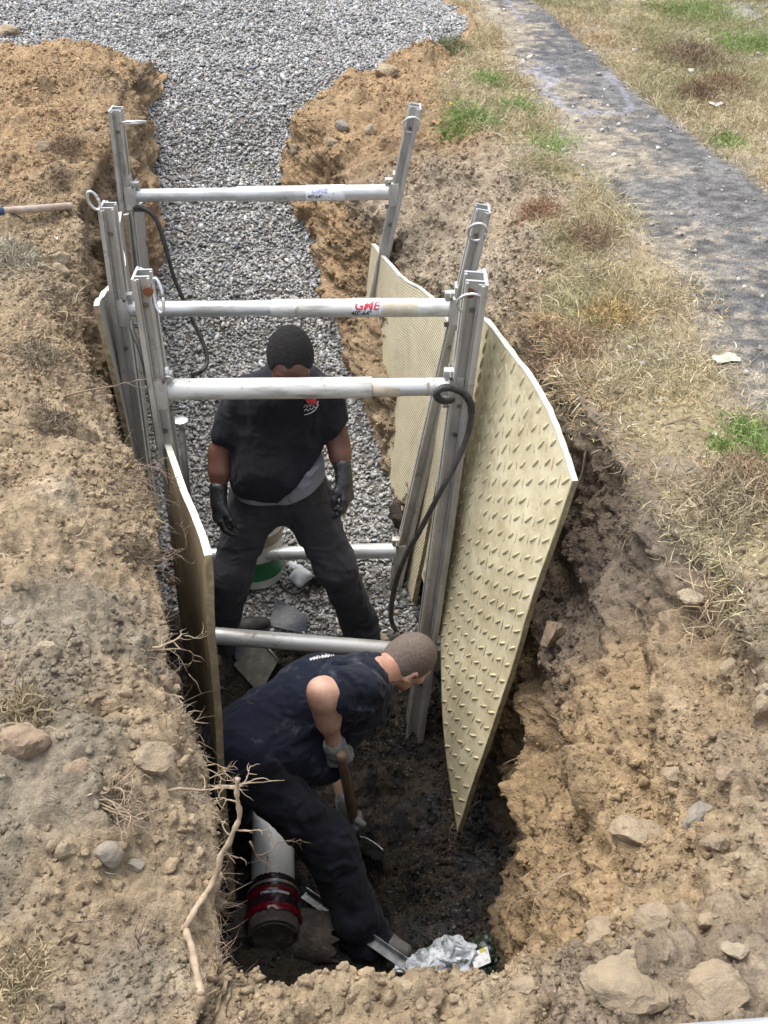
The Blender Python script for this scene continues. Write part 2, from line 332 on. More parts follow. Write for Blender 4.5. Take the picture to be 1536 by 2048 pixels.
def grid_faces(c0, c1, r0=0, r1=None):
    r1 = r1 or NR-1
    r, c = np.meshgrid(np.arange(r0, r1), np.arange(c0, c1), indexing='ij'); a = (r*NC+c).ravel()
    return np.stack([a, a+1, a+NC+1, a+NC], 1)
cs = np.concatenate([[0], np.cumsum(SEG)])
def sub_mesh(name, c0, c1, m):
    F = grid_faces(c0, c1); used = np.unique(F); mp = np.full(NR*NC, -1); mp[used] = np.arange(len(used))
    return mesh_np(name, P1[used], mp[F], m, True, col[used])
M_soil = mat('soil', (1.14, 1.12, 1.08), .95, nscale=45, c2=(.66, .64, .62), bump=0, attr=True, spec=.12, thr=(.32, .62))
def rugged(m, a=30, b=75, c=260, dist=.022, stg=.9):
    t = m.node_tree; L = t.links.new; tc = N(t, 'ShaderNodeTexCoord'); n1_ = N(t, 'ShaderNodeTexNoise', Scale=a, Detail=9, Roughness=.72, Distortion=.4); v1 = N(t, 'ShaderNodeTexVoronoi', Scale=b); v2 = N(t, 'ShaderNodeTexVoronoi', Scale=c)
    nd = N(t, 'ShaderNodeTexNoise', Scale=60, Detail=4); mxv = N(t, 'ShaderNodeMix', data_type='RGBA', blend_type='LINEAR_LIGHT'); mxv.inputs[0].default_value = .02; L(tc.outputs['Object'], nd.inputs[0]); L(tc.outputs['Object'], mxv.inputs[6]); L(nd.outputs['Color'], mxv.inputs[7])
    L(tc.outputs['Object'], n1_.inputs['Vector']); L(mxv.outputs[2], v1.inputs['Vector']); L(mxv.outputs[2], v2.inputs['Vector'])
    s1 = N(t, 'ShaderNodeMath', operation='MULTIPLY'); L(v1.outputs['Distance'], s1.inputs[0]); s1.inputs[1].default_value = -.28
    s2 = N(t, 'ShaderNodeMath', operation='MULTIPLY'); L(v2.outputs['Distance'], s2.inputs[0]); s2.inputs[1].default_value = -.10
    ad = N(t, 'ShaderNodeMath', operation='ADD'); L(s1.outputs[0], ad.inputs[0]); L(s2.outputs[0], ad.inputs[1]); a2 = N(t, 'ShaderNodeMath', operation='ADD'); L(ad.outputs[0], a2.inputs[0]); L(n1_.outputs[0], a2.inputs[1])
    bp = N(t, 'ShaderNodeBump', Strength=stg, Distance=dist); L(a2.outputs[0], bp.inputs['Height']); L(bp.outputs[0], t.nodes['Principled BSDF'].inputs['Normal'])
rugged(M_soil)
M_path = mat('chip_seal', (1.25, 1.22, 1.2), .9, nscale=120, c2=(.50, .51, .54), bump=1.0, bscale=150, bdist=.008, attr=True, spec=.3, det=3, thr=(.4, .6))
M_road = mat('road_paving', (1.05, 1.05, 1.05), .7, nscale=40, c2=(.85, .85, .85), bump=.3, bscale=190, attr=True)
ground = tag(sub_mesh('ground', 0, cs[12], M_soil), kind='structure')
path = tag(sub_mesh('path', cs[12], cs[13], M_path), kind='structure')
verge = tag(sub_mesh('ground', cs[13], cs[14], M_soil), kind='structure'); verge.name = 'verge_ground'
road = tag(sub_mesh('road', cs[14], cs[15], M_road), kind='structure')
FALL = grid_faces(0, NC-1)
BV = BVHTree.FromPolygons([tuple(v) for v in P1.tolist()], FALL.tolist(), all_triangles=False)
def T(px, py):
    """the spot of ground seen at px,py: point, normal"""
    d = ray(px, py); h = BV.ray_cast(Vector(CAM), Vector(d).normalized(), 80)
    if h[0] is None: return np.array([0, 0, 0.]), np.array([0, 0, 1.])
    n = np.array(h[1]); 
    if n.dot(d) > 0: n = -n
    return np.array(h[0]), n
def down(p):
    h = BV.ray_cast(Vector(p)+Vector((0, 0, .0)), Vector((0, 0, -1)), 5)
    return np.array(h[0]) if h[0] is not None else np.array(p)
# ------------------------------------------------------------------ scattering
CA = np.linalg.norm(np.cross(G1[1:, :-1]-G1[:-1, :-1], G1[:-1, 1:]-G1[:-1, :-1]), axis=-1)
AREA = np.zeros((NR, NC)); AREA[:-1, :-1] = CA; AREA = AREA.ravel()
def pick(mask, dens):
    """random spots on the ground, dens per square metre times mask"""
    w = AREA*mask*dens; n = int(w.sum()); idx = rng.choice(len(w), n, p=w/w.sum())
    idx = idx[(idx % NC < NC-1) & (idx//NC < NR-1)]
    a, b = rng.random(len(idx))[:, None], rng.random(len(idx))[:, None]
    p = P1[idx]+a*(P1[idx+1]-P1[idx])+b*(P1[idx+NC]-P1[idx]); return idx, p
import bmesh
def hull_proto(seed, npt=14, dims=(1, .7, .5), sub=0, cuts=0):
    r = np.random.default_rng(seed); d = r.normal(size=(npt, 3)); d /= np.linalg.norm(d, axis=1)[:, None]
    d *= (.85+.3*r.random((npt, 1)))*np.array(dims)
    bm = bmesh.new(); vs = [bm.verts.new(tuple(v)) for v in d]; res = bmesh.ops.convex_hull(bm, input=vs)
    bmesh.ops.delete(bm, geom=[v for v in bm.verts if not v.link_faces], context='VERTS')
    bmesh.ops.triangulate(bm, faces=bm.faces[:]); bmesh.ops.recalc_face_normals(bm, faces=bm.faces[:])
    bm.verts.index_update(); V = np.array([v.co[:] for v in bm.verts]); F = np.array([[v.index for v in f.verts] for f in bm.faces]); bm.free(); return V, F
def rotmats(n, tilt=None):
    q = rng.normal(size=(n, 4)); q /= np.linalg.norm(q, axis=1)[:, None]; w, x, y, z = q.T
    return np.stack([1-2*(y*y+z*z), 2*(x*y-z*w), 2*(x*z+y*w), 2*(x*y+z*w), 1-2*(x*x+z*z), 2*(y*z-x*w), 2*(x*z-y*w), 2*(y*z+x*w), 1-2*(x*x+y*y)], 1).reshape(n, 3, 3)
def scatter(name, protos, P, size, cols, m, smooth=False, sq=None):
    VV, FF, CC, off = [], [], [], 0; which = rng.integers(0, len(protos), len(P)); RM = rotmats(len(P))
    if sq is not None:      # lie flat-ish: blend rotation towards yaw only
        a = rng.random(len(P))*6.283; c, s_ = np.cos(a), np.sin(a); Z = np.zeros(len(P)); O = Z+1
        Yaw = np.stack([c, -s_, Z, s_, c, Z, Z, Z, O], 1).reshape(-1, 3, 3)
        t = rng.normal(size=(len(P), 3))*sq; M2 = np.stack([O, -t[:, 2], t[:, 1], t[:, 2], O, -t[:, 0], -t[:, 1], t[:, 0], O], 1).reshape(-1, 3, 3)
        RM = M2@Yaw
    for k, (V, F) in enumerate(protos):
        s = np.where(which == k)[0]
        if not len(s): continue
        W = np.einsum('nij,vj->nvi', RM[s], V)*size[s][:, None, None]+P[s][:, None, :]
        VV.append(W.reshape(-1, 3)); FF.append((F[None]+(np.arange(len(s))*len(V))[:, None, None]+off).reshape(-1, 3)); off += W.shape[0]*W.shape[1]
        CC.append(np.repeat(cols[s], len(V), 0))
    return mesh_np(name, np.concatenate(VV), np.concatenate(FF), m, smooth, np.concatenate(CC))
M_stone = mat('stone_chips', (1.1, 1.1, 1.1), .75, nscale=45, c2=(.72, .72, .72), bump=.35, bscale=160, bdist=.003, attr=True, spec=.35)
pr = [hull_proto(100+i, 10+i % 4, (1, .74+.1*(i % 3), .46+.06*(i % 4))) for i in range(14)]
vis = sstep(-2.7, -2.6, YY)*(1-sstep(7.3, 7.5, YY))*sstep(-4, -3.6, P1[:, 0])
idx, p = pick(gravelM*vis*(gravelM > .5), 5100)
sz = .0099*np.exp(rng.normal(size=len(p))*.25)
v = rng.random(len(p)); base = np.where(v < .12, .26, np.where(v < .70, .345, .44))*np.exp(rng.normal(size=len(p))*.16)
hue = rng.normal(size=len(p)); gc = base[:, None]*np.stack([1.0+.035*hue, 1+0*hue, .985-.035*hue], 1)
gc[rng.random(len(p)) < .04] *= C(1.1, 1.0, .88)
p[:, 2] += sz*(.1+.9*rng.random(len(p)))
gravel = tag(scatter('gravel', pr, p, sz, np.clip(gc, .03, .8), M_stone, sq=.55), 'grey crushed stone filling the far end of the trench and spreading over the ground', 'gravel', kind='stuff')
# crumbs and clods of loose soil
pc_ = [hull_proto(300+i, 11, (1, .85, .7)) for i in range(8)]
crm = vis*(1-gravelM)*(bank*1.0+.9*band(8.2, 11.3, .3)+1.8*floor+.5*band(3.0, 4.2, .2)+.12*grassR+.02*pathm)*(YY < 5)
clump = sstep(-.15, .45, fbm(P1, 3.2, 3, 90))
idx, p = pick(crm*(.12+.88*clump), 9000)
sz = .0026*np.exp(np.abs(rng.normal(size=len(p)))*.62); sz = np.clip(sz, 0, .020)
p += NB1[idx]*sz[:, None]*.12
cc = col[idx]*(.92+.25*rng.random(len(p)))[:, None]; cc = cc*np.where(wet2[idx] > .5, .6+2.2*rng.random(len(p))**2, 1)[:, None]
crumbs = tag(scatter('soil_crumbs', pc_, p, sz, np.clip(cc, .01, .8), M_soil), 'loose crumbs and clods of dry soil strewn over the banks and the trench sides', 'loose soil', kind='stuff')
idx, p = pick(crm*(.1+.9*sstep(-.1, .3, fbm(P1, 4.5, 3, 95)))*(gravelM < .1)*(1+.9*bank), 520)
sz = .0085*np.exp(np.abs(rng.normal(size=len(p)))*.45); sz = np.clip(sz, 0, .026); p += NB1[idx]*sz[:, None]*.05
cc = col[idx]*(.95+.2*rng.random(len(p)))[:, None]
pcl = [hull_proto(340+i, 18, (1, .8, .6)) for i in range(8)]
for q_ in range(8):
    V_, F_ = pcl[q_]; bm = bmesh.new(); vs = [bm.verts.new(v) for v in V_.tolist()]; [bm.faces.new([vs[i] for i in f]) for f in F_]; bmesh.ops.subdivide_edges(bm, edges=bm.edges[:], cuts=2, use_grid_fill=True); bmesh.ops.triangulate(bm, faces=bm.faces[:]); bm.verts.index_update()
    V_ = np.array([v.co[:] for v in bm.verts]); F_ = np.array([[v.index for v in f.verts] for f in bm.faces]); bm.free(); V_ = V_*(1+.30*fbm(V_+q_, 2.6, 3, 340+q_))[:, None]; pcl[q_] = (V_, F_)
clods = tag(scatter('soil_clods', pcl, p, sz, np.clip(cc, .01, .8), M_soil, smooth=True), 'broken clods of earth half buried in the banks and trench sides', 'clods', kind='stuff')
idx, p = pick(vis*(pathm+.8*grassR)*(.3+.7*sstep(0, .4, n1)), 240)
sz = .004*np.exp(np.abs(rng.normal(size=len(p)))*.6)
sp = tag(scatter('scattered_chips', pc_, p+NB1[idx]*sz[:, None]*.3, sz, np.tile(C(.50, .47, .43), (len(p), 1))*(.5+.8*rng.random((len(p), 1))), M_stone, sq=.4), 'small pale stone chips scattered along the path', 'stone chips', kind='stuff')
# ------------------------------------------------------------------ grass, straw, roots
def blades(name, P, Nn, L, wdt, lean, cols, m, up=1.0, curl=.5):
    n = len(P); a = rng.random(n)*6.283; D = np.stack([np.cos(a), np.sin(a), np.zeros(n)], 1)
    dirv = D*lean[:, None]+Nn*up*(1-lean[:, None])+rng.normal(size=(n, 3))*.12; dirv /= np.linalg.norm(dirv, axis=1)[:, None]
    side = np.cross(dirv, rng.normal(size=(n, 3))); side /= np.linalg.norm(side, axis=1)[:, None]
    bend = np.cross(side, dirv)*(rng.random((n, 1))-.3)*curl
    wob = side*(rng.normal(size=(n, 1)))*.18
    V = []
    for t, w in ((0, 1.0), (.34, .95), (.68, .7), (1.0, .08)):
        c = P+L[:, None]*(dirv*t+bend*t*t+wob*math.sin(t*4)-np.array([0, 0, .35])*t*t*lean[:, None]*.6)
        V += [c-side*(wdt*w)[:, None], c+side*(wdt*w)[:, None]]
    V = np.stack(V, 1).reshape(-1, 3); b = (np.arange(n)*8)[:, None]
    F = np.concatenate([b+np.array([[0, 1, 3, 2]]), b+np.array([[2, 3, 5, 4]]), b+np.array([[4, 5, 7, 6]])])
    return mesh_np(name, V, F, m, True, np.repeat(cols, 8, 0))
M_blade = mat('dry_stalks', (1.05, 1.05, 1.05), .8, nscale=20, c2=(.85, .82, .8), bump=0, attr=True, spec=.2)
gm = vis*(band(10.95, 12.05, .15)+band(12.95, 14, .05))
gn = fbm(P1, 2.6, 3, 120)
gfar = band(12.95, 14, .05)
dens = gm*(.16+.84*sstep(-.3, .2, gn+.15*gfar))
idx, p = pick(dens, 26000)
n = len(p); L = .034*np.exp(rng.normal(size=n)*.4)*(1+.7*sstep(.1, .4, gn[idx])); 
gz = fbm(p, .9, 3, 130); h = rng.random(n)
gc = np.where((h < .58)[:, None], C(.52, .44, .28), np.where((h < .75)[:, None], C(.33, .29, .18), C(.64, .58, .42)))
rus = sstep(.2, .45, fbm(p, 2.0, 2, 131)); gc = lerp(gc, C(.42, .25, .12), rus*.5*(h < .6))
gc = lerp(gc, C(.25, .28, .13), (gz*.9+.1*rng.normal(size=n)+.25*(UU[idx] > 12.9)+.02*p[:, 1] > .27)*.45)
def at_t(px, py): return T(px, py)[0]
patches = [(975, 160, .15), (930, 238, .20), (905, 262, .10), (1105, 290, .17), (1490, 865, .08), (1440, 895, .05), (1525, 905, .08), (1400, 20, .4), (1500, 90, .35), (1455, 285, .12), (1040, 215, .15)]
for x_, y_, r_ in patches:
    q = at_t(x_, y_); dd = np.linalg.norm((p-q)[:, :2]/np.array([1, 1.35]), axis=1)/r_
    mk = (dd < .75+.35*rng.normal(size=n)) & (rng.random(n) < .6); gc[mk] = C(.22, .31, .11)*(.7+.7*rng.random((mk.sum(), 1))); L[mk] *= 1.3
gc *= (.65+.6*rng.random((n, 1)))
lean = np.clip(.72+.22*rng.normal(size=n), .1, 1)
grass = tag(blades('dry_grass', p-NB1[idx]*.003, NB1[idx], L, .0011+.0009*rng.random(n), lean, np.clip(gc, .02, .8), M_blade), 'straw coloured dry grass with green tufts along both edges of the path', 'grass', kind='stuff')
# green tufts that stand up
P_, N_, L_, C_ = [], [], [], []
for x_, y_, r_ in patches:
    q = at_t(x_, y_); k = int(420*min(r_, .3)/.2)
    o = rng.normal(size=(k, 2))*r_*.45
    for a, b in o:
        pp = down((q[0]+a, q[1]+b*1.2, q[2]+.5)); P_.append(pp)
P_ = np.array(P_); k = len(P_)
tufts = tag(blades('green_grass', P_, np.tile([0, 0, 1.], (k, 1)), .045*np.exp(rng.normal(size=k)*.3), .0012+.0008*rng.random(k), np.clip(.5+.2*rng.normal(size=k), .05, 1), C(.20, .31, .09)*(.6+.9*rng.random((k, 1))), M_blade), 'bright green grass tufts growing beside the path', 'grass', kind='stuff')
# straw litter on the left bank and rootlets hanging from the cut edges
idx, p = pick(vis*bank*(1-gravelM)*sstep(.02, .4, fbm(P1, 3.0, 3, 140))*(YY < 3.6), 2600)
n = len(p); straw_ = tag(blades('straw_litter', p, NB1[idx], .045*np.exp(rng.normal(size=n)*.5), .0009+.0007*rng.random(n), np.clip(.9+.1*rng.normal(size=n), .5, 1), np.clip(C(.40, .33, .24)*(.45+.9*rng.random((n, 1))), 0, .8), M_blade), 'dead grass stalks and straw lying on the bare soil of the left bank', 'straw', kind='stuff')
lipm = .55*np.exp(-((UU-2.88)/.10)**2)*(YY > -1.2)*(YY < .9)*sstep(-.1, .3, vnoise(P1, 3, 149))+np.exp(-((UU-3.15)/.28)**2)*(YY > -2.4)*(YY < 1.6)*(.25+sstep(-.1, .4, vnoise(P1, 3.5, 144)))+.5*np.exp(-((UU-4.2)/.6)**2)*(YY > -2.2)*(YY < .4)*sstep(0, .4, vnoise(P1, 4, 147))+np.exp(-((UU-10.8)/.25)**2)*(YY > -1)*(YY < 1.4)*sstep(-.1, .3, vnoise(P1, 3, 145))*.7+.22*band(8.3, 10, .2)*(YY > -1.8)*(YY < .3)*sstep(.0, .3, vnoise(P1, 4, 146))
idx, p = pick(lipm*vis, 12000)
n = len(p); rt = tag(blades('rootlets', p-NB1[idx]*.01, NB1[idx], .027*np.exp(rng.normal(size=n)*.42), .0005+.0005*rng.random(n), np.clip(.5+.3*rng.normal(size=n), 0, 1), np.clip(C(.34, .265, .19)*(.3+1.0*rng.random((n, 1))), 0, .8), M_blade, curl=2.4), 'fine pale rootlets bristling from the cut edges of the trench', 'roots', kind='stuff')
# ================================================================== SHORING
M_alu = mat('aluminium_rail', (.56, .55, .52), .5, .5, nscale=14, c2=(.34, .33, .30), bump=.25, bscale=70, stretch=(1, 1, .35), thr=(.3, .62))
M_alu2 = mat('aluminium_edge', (.78, .79, .80), .3, .8, nscale=20, c2=(.6, .6, .6), bump=.1)
M_tube = mat('aluminium_tube', (.60, .61, .61), .40, .45, nscale=14, c2=(.33, .32, .29), bump=.18, bscale=40, stretch=(.35, 1, 1), thr=(.28, .55))
M_tubew = mat('worn_paint_tube', (.64, .64, .61), .45, .25, nscale=22, c2=(.30, .29, .25), bump=.2, bscale=50, stretch=(.3, 1.4, 1.4), thr=(.30, .52))
M_dirtband = mat('muddy_band', (.50, .42, .29), .7, .1, nscale=20, c2=(.6, .58, .5))
M_sticker = mat('worn_sticker', (.74, .76, .78), .4, 0, nscale=60, c2=(.45, .45, .46), thr=(.35, .48), bump=0)
M_red = mat('red_print', (.50, .03, .06), .5, nscale=90, c2=(.62, .40, .40), thr=(.30, .42), bump=0)
M_black = mat('black_print', (.03, .03, .035), .5, nscale=90, c2=(.4, .4, .4), thr=(.30, .40), bump=0)
M_blue = mat('faded_blue_print', (.33, .36, .58), .5, nscale=70, c2=(.62, .64, .68), thr=(.38, .55), bump=0)
M_hose = mat('black_rubber', (.022, .023, .025), .5, nscale=30, c2=(.06, .055, .05), bump=.2, bscale=90)
M_rust = mat('rust', (.25, .09, .045), .8, nscale=60, c2=(.12, .05, .03), bump=.5)
M_bolt = mat('steel_bolt', (.30, .29, .27), .4, .9, nscale=50, c2=(.15, .14, .13))
M_post = mat('dull_steel', (.20, .195, .185), .5, .7, nscale=20, c2=(.11, .10, .095), bump=.3)
M_cream = mat('cream_panel', (.80, .74, .52), .55, nscale=9, c2=(.52, .44, .27), bump=.35, bscale=26, bdist=.006, thr=(.3, .7), spec=.35)
M_creamd = mat('panel_tread', (.70, .65, .45), .5, nscale=22, c2=(.42, .36, .20), bump=.3, bscale=50, thr=(.32, .6), spec=.35)
M_edge = mat('white_sealed_edge', (.62, .61, .54), .6, nscale=30, c2=(.45, .41, .3), bump=.5, bscale=60, thr=(.3, .5))
M_side = mat('rough_panel_edge', (.44, .38, .23), .8, nscale=40, c2=(.26, .21, .11), bump=.6, bscale=70)
def mesh_panel_mat(name, c, c2, dots):
    """panel face with a fine woven diamond texture"""
    m, t, b = nt(name); L = t.links.new; tc = N(t, 'ShaderNodeTexCoord')
    at = N(t, 'ShaderNodeAttribute', attribute_name='pq'); sx = N(t, 'ShaderNodeSeparateXYZ'); L(at.outputs['Vector'], sx.inputs[0])
    def math_(op, a, b_=None, v=None):
        n = N(t, 'ShaderNodeMath', operation=op); L(a, n.inputs[0])
        if b_ is not None: L(b_, n.inputs[1])
        if v is not None: n.inputs[1].default_value = v
        return n.outputs[0]
    k = 2*math.pi/.021
    a = math_('SINE', math_('MULTIPLY', math_('ADD', sx.outputs[0], math_('MULTIPLY', sx.outputs[1], v=.8)), v=k))
    c_ = math_('SINE', math_('MULTIPLY', math_('SUBTRACT', sx.outputs[0], math_('MULTIPLY', sx.outputs[1], v=.8)), v=k))
    h = math_('MAXIMUM', a, c_); nz = N(t, 'ShaderNodeTexNoise', Scale=60, Detail=3); L(tc.outputs['Object'], nz.inputs['Vector'])
    hh = math_('ADD', h, math_('MULTIPLY', nz.outputs[0], v=1.2))
    n1 = N(t, 'ShaderNodeTexNoise', Scale=5, Detail=7, Roughness=.65); L(tc.outputs['Object'], n1.inputs['Vector'])
    rp = N(t, 'ShaderNodeValToRGB'); rp.color_ramp.elements[0].position = .35; rp.color_ramp.elements[1].position = .62
    rp.color_ramp.elements[0].color = (*c2, 1); rp.color_ramp.elements[1].color = (*c, 1); L(n1.outputs[0], rp.inputs[0])
    mx = N(t, 'ShaderNodeMix', data_type='RGBA', blend_type='MIX'); r2 = N(t, 'ShaderNodeMapRange'); L(hh, r2.inputs[0])
    r2.inputs[1].default_value = -.1; r2.inputs[2].default_value = 1.3; r2.inputs[3].default_value = .75; r2.inputs[4].default_value = 0
    L(r2.outputs[0], mx.inputs[0]); L(rp.outputs[0], mx.inputs[6]); mx.inputs[7].default_value = (*dots, 1); L(mx.outputs[2], b.inputs['Base Color'])
    bp = N(t, 'ShaderNodeBump', Strength=.8, Distance=.004); L(hh, bp.inputs['Height']); L(bp.outputs[0], b.inputs['Normal'])
    b.inputs['Roughness'].default_value = .6; return m
M_weave = mesh_panel_mat('woven_cream_panel', (.72, .66, .47), (.60, .53, .37), (.38, .31, .19))
M_weaved = mesh_panel_mat('woven_tan_panel', (.34, .26, .135), (.15, .11, .06), (.05, .038, .024))
M_weaveg = mesh_panel_mat('woven_grey_panel', (.44, .42, .38), (.33, .31, .28), (.17, .155, .135))
add_dirt(M_cream, (.34, .27, .16), 3.2, .56, .70, .8, .65); add_dirt(M_cream, (.42, .36, .24), 22, .60, .68, .3, .7); add_dirt(M_creamd, (.36, .28, .16), 9, .50, .62, .4, .8)
add_dirt(M_weave, (.40, .32, .20), 3.0, .52, .68, .8, .6); add_dirt(M_tube, (.24, .20, .15), 9, .60, .66, .8, .9); add_dirt(M_tubew, (.26, .23, .18), 13, .60, .66, .8, .9); add_dirt(M_alu, (.23, .19, .14), 8, .56, .66, .6, .75)
add_dirt(M_weaved, (.16, .12, .075), 4, .45, .62, .8, .8); add_dirt(M_side, (.26, .20, .13), 9, .45, .6, .6, .8)
def rail_geo(name, top, bot, side, parent, cyls, K=1.0):
    """double-web aluminium rail; side=-1 for rails whose inner face looks to +x"""
    top, bot = np.array(top), np.array(bot); d = bot-top; d /= np.linalg.norm(d)
    ax = np.array([0, 1.0, 0]); ax = ax-d*ax.dot(d); ax /= np.linalg.norm(ax); ay = np.cross(d, ax)   # ay roughly +-x
    if ay[0]*side > 0: ay = -ay                 # ay points to the inside of the trench
    m = MB(); w = .056; k = .029; ax = ax*K; ay = ay*K
    m.extrude([(-w, -.004), (w, -.004), (w, .004), (-w, .004)], top, bot, ax, ay)
    for s_ in (-1, 1):
        m.extrude([(s_*k-.004, .004), (s_*k+.004, .004), (s_*k+.004, .046), (s_*k-.004, .046)], top, bot, ax, ay)
        m.extrude([(s_*k-.016, .046), (s_*k+.010, .046), (s_*k+.010, .053), (s_*k-.016, .053)], top, bot, ax, ay)
        m.extrude([(s_*(k+.017)-.003, .004), (s_*(k+.017)+.003, .004), (s_*(k+.017)+.003, .020), (s_*(k+.017)-.003, .020)], top, bot, ax, ay)
        m.extrude([(s_*w-.003, .004), (s_*w+.003, .004), (s_*w+.003, .014), (s_*w-.003, .014)], top, bot, ax, ay)
    r = m.build('rail', M_alu, parent)
    e = MB(); up = -d
    e.extrude([(-w, -.0045), (w, -.0045), (w, .0045), (-w, .0045)], top+up*.001, top+up*.004, ax, ay)
    for s_ in (-1, 1):
        e.extrude([(s_*k-.0045, .0045), (s_*k+.0045, .0045), (s_*k+.0045, .053), (s_*k-.0045, .053)], top+up*.001, top+up*.004, ax, ay)
    e.build('cut_edge', M_alu2, r)
    b = MB()
    Ltot = np.linalg.norm(bot-top)
    for f in [.10/Ltot]+[c/Ltot for c in cyls]+[(c+.12)/Ltot for c in cyls]:
        c = top+(bot-top)*f
        b.tube([c-ax*.033+ay*.028, c-ax*.040+ay*.028], .009, 8)
    b.build('bolt', M_bolt, r)
    return r, ax, ay, d
def ring(c, a, b_, r1, r2, parent, th=.0058, open_=0.0, name='lifting_ring'):
    pts = [c+a*(r1*math.cos(t))+b_*(r2*math.sin(t)) for t in np.linspace(open_, 2*math.pi-open_, 26)]
    m = MB(); m.tube(pts, th, 8); return m.build(name, M_alu2, parent, True)
def wrap_text(txt, size, c0, axis, rad, ang0, mt, name, parent, shear=0, weight=0):
    """letters rolled round a tube: axis = reading direction"""
    cu = bpy.data.curves.new('t', 'FONT'); cu.body = txt; cu.size = size; cu.shear = shear; cu.offset = weight; cu.align_x = 'LEFT'; cu.resolution_u = 3
    o = bpy.data.objects.new('t', cu); COL.objects.link(o); dg = bpy.context.evaluated_depsgraph_get(); me = bpy.data.meshes.new_from_object(o.evaluated_get(dg))
    import bmesh as B
    bm = B.new(); bm.from_mesh(me); B.ops.triangulate(bm, faces=bm.faces[:])
    for _ in range(2): B.ops.subdivide_edges(bm, edges=[e for e in bm.edges if e.calc_length() > size*.12], cuts=1); B.ops.triangulate(bm, faces=bm.faces[:])
    bm.verts.index_update(); co = np.array([v.co[:] for v in bm.verts]); F = [tuple(v.index for v in f.verts) for f in bm.faces]; bm.free()
    bpy.data.objects.remove(o); bpy.data.curves.remove(cu)
    if not len(co): return None
    fr = np.array([0, -1.0, 0]); fr = fr-axis*fr.dot(axis); fr /= np.linalg.norm(fr); upv = np.cross(axis, fr); upv = upv if upv[2] > 0 else -upv
    th = ang0+co[:, 1]/rad
    V = c0+axis*co[:, :1]+(fr*np.cos(th)[:, None]+upv*np.sin(th)[:, None])*(rad+.0012)
    m = MB(); m.add(V, F); return m.build(name, mt, parent)
def cylinder(name, a, b, r_out, r_in, split, parent, fat_right=True, worn=False, pads=True):
    """telescoping strut; the fat sleeve covers the part of the length beyond split"""
    a, b = np.array(a), np.array(b); ax = (b-a)/np.linalg.norm(b-a); s = a+(b-a)*split
    m = MB()
    if fat_right: m.tube([s, s+ax*.004, b], [r_out*.96, r_out, r_out], 28); fat = (s, b)
    else: m.tube([a, s-ax*.004, s], [r_out, r_out, r_out*.96], 28); fat = (a, s)
    cyl = m.build('outer_tube', M_tubew if worn else M_tube, parent, auto=40)
    m = MB(); m.tube([a, s+ax*.01] if fat_right else [s-ax*.01, b], r_in, 28); m.build('inner_tube', M_tube, parent, auto=40)
    if pads:
        for p, s_ in ((a, -1), (b, 1)):
            m = MB(); m.box(p+ax*s_*.012, (.055, .10, .115), bev=.006); m.box(p+ax*s_*.012+np.array([0, 0, .075]), (.012, .07, .05), bev=.004)
            m.box(p+ax*s_*.002+np.array([0, 0, .055]), (.07, .035, .03), bev=.004)
            bk = m.build('bracket', M_alu, parent, auto=35)
            m = MB(); c = p+ax*s_*(-.01)+np.array([0, .0, .062]); m.tube([c-np.array([0, .06, 0]), c+np.array([0, .05, 0])], .007, 8)
            c = p+ax*s_*(-.012)-np.array([0, 0, .075]); m.tube([c-ax*.02, c+ax*.03], .010, 10); m.build('pin', M_bolt, bk)
    return cyl, ax, fat
GRP = 'hydraulic shores standing across the trench'
def shore(label, Y, tl, bl, tr, br, up, lo, split, r, mirrored, cy=(.47, 1.69), ringsL=0, ringsR=0, K=1.0):
    root = thing('hydraulic_shore', label, 'trench shore', ((tl[0]+tr[0])/2, Y, bl[2]), GRP)
    rl, ax, ay, d = rail_geo('rail', tl, bl, -1, root, cy, 1.0)
    ring(np.array(tl)+np.array([.045, -.01, -.045])+ringsL[0], np.array(ringsL[1]), np.array(ringsL[2]), *ringsL[3], rl)
    rr, ax2, ay2, d2 = rail_geo('rail', tr, br, 1, root, cy, K)
    ring(np.array(tr)+np.array([-.03, -.05, -.06])+ringsR[0], np.array(ringsR[1]), np.array(ringsR[2]), *ringsR[3], rr)
    return root
IN = .095
# near shore
YC, YB, YA = 0.0, .69, 2.03
A3 = lambda *a: np.array(a, float)
shC = shore('nearest aluminium trench shore, its fat upper tube passing in front of the standing man', YC,
    WY(270, 548, YC), WY(398, 1330, YC)-A3(0, 0, .35), WY(968, 556, YC)+A3(.005, 0, 0), WY(838, 1497, YC), 0, 0, 0, 0, 0,
    ringsL=(A3(.03, -.02, -.02), (.5, -.2, -.1), (.1, -.3, -1), (.035, .055)), ringsR=(A3(-.02, 0, -.01), (1, -.1, 0), (.1, -.35, .9), (.045, .045)), K=1.3)
for r_ in [c for c in shC.children if c.name.startswith('rail')]:
    pass
for q_ in (WY(966, 556, 0)+A3(-.045, -.045, -.035), WY(278, 556, 0)+A3(.035, -.045, -.03)):
    m = MB(); m.tube([q_+A3(0, .01, 0), q_-A3(0, .004, 0)], .017, 14); m.build('rusty_plug', M_rust, shC, auto=40)
cC, axC, fat = cylinder('c', WY(330, 779, YC), WY(905, 773, YC), .0385, .0325, .72, shC, fat_right=False, worn=True)
m = MB(); s0 = WY(742, 775, YC); s1 = WY(800, 775, YC); m.tube([s0, s1], .0332, 24); m.build('muddy_band', M_dirtband, cC, True)
cC2, _, _ = cylinder('c', WY(412, 1270, YC), WY(862, 1306, YC), .036, .031, .9, shC, fat_right=False)
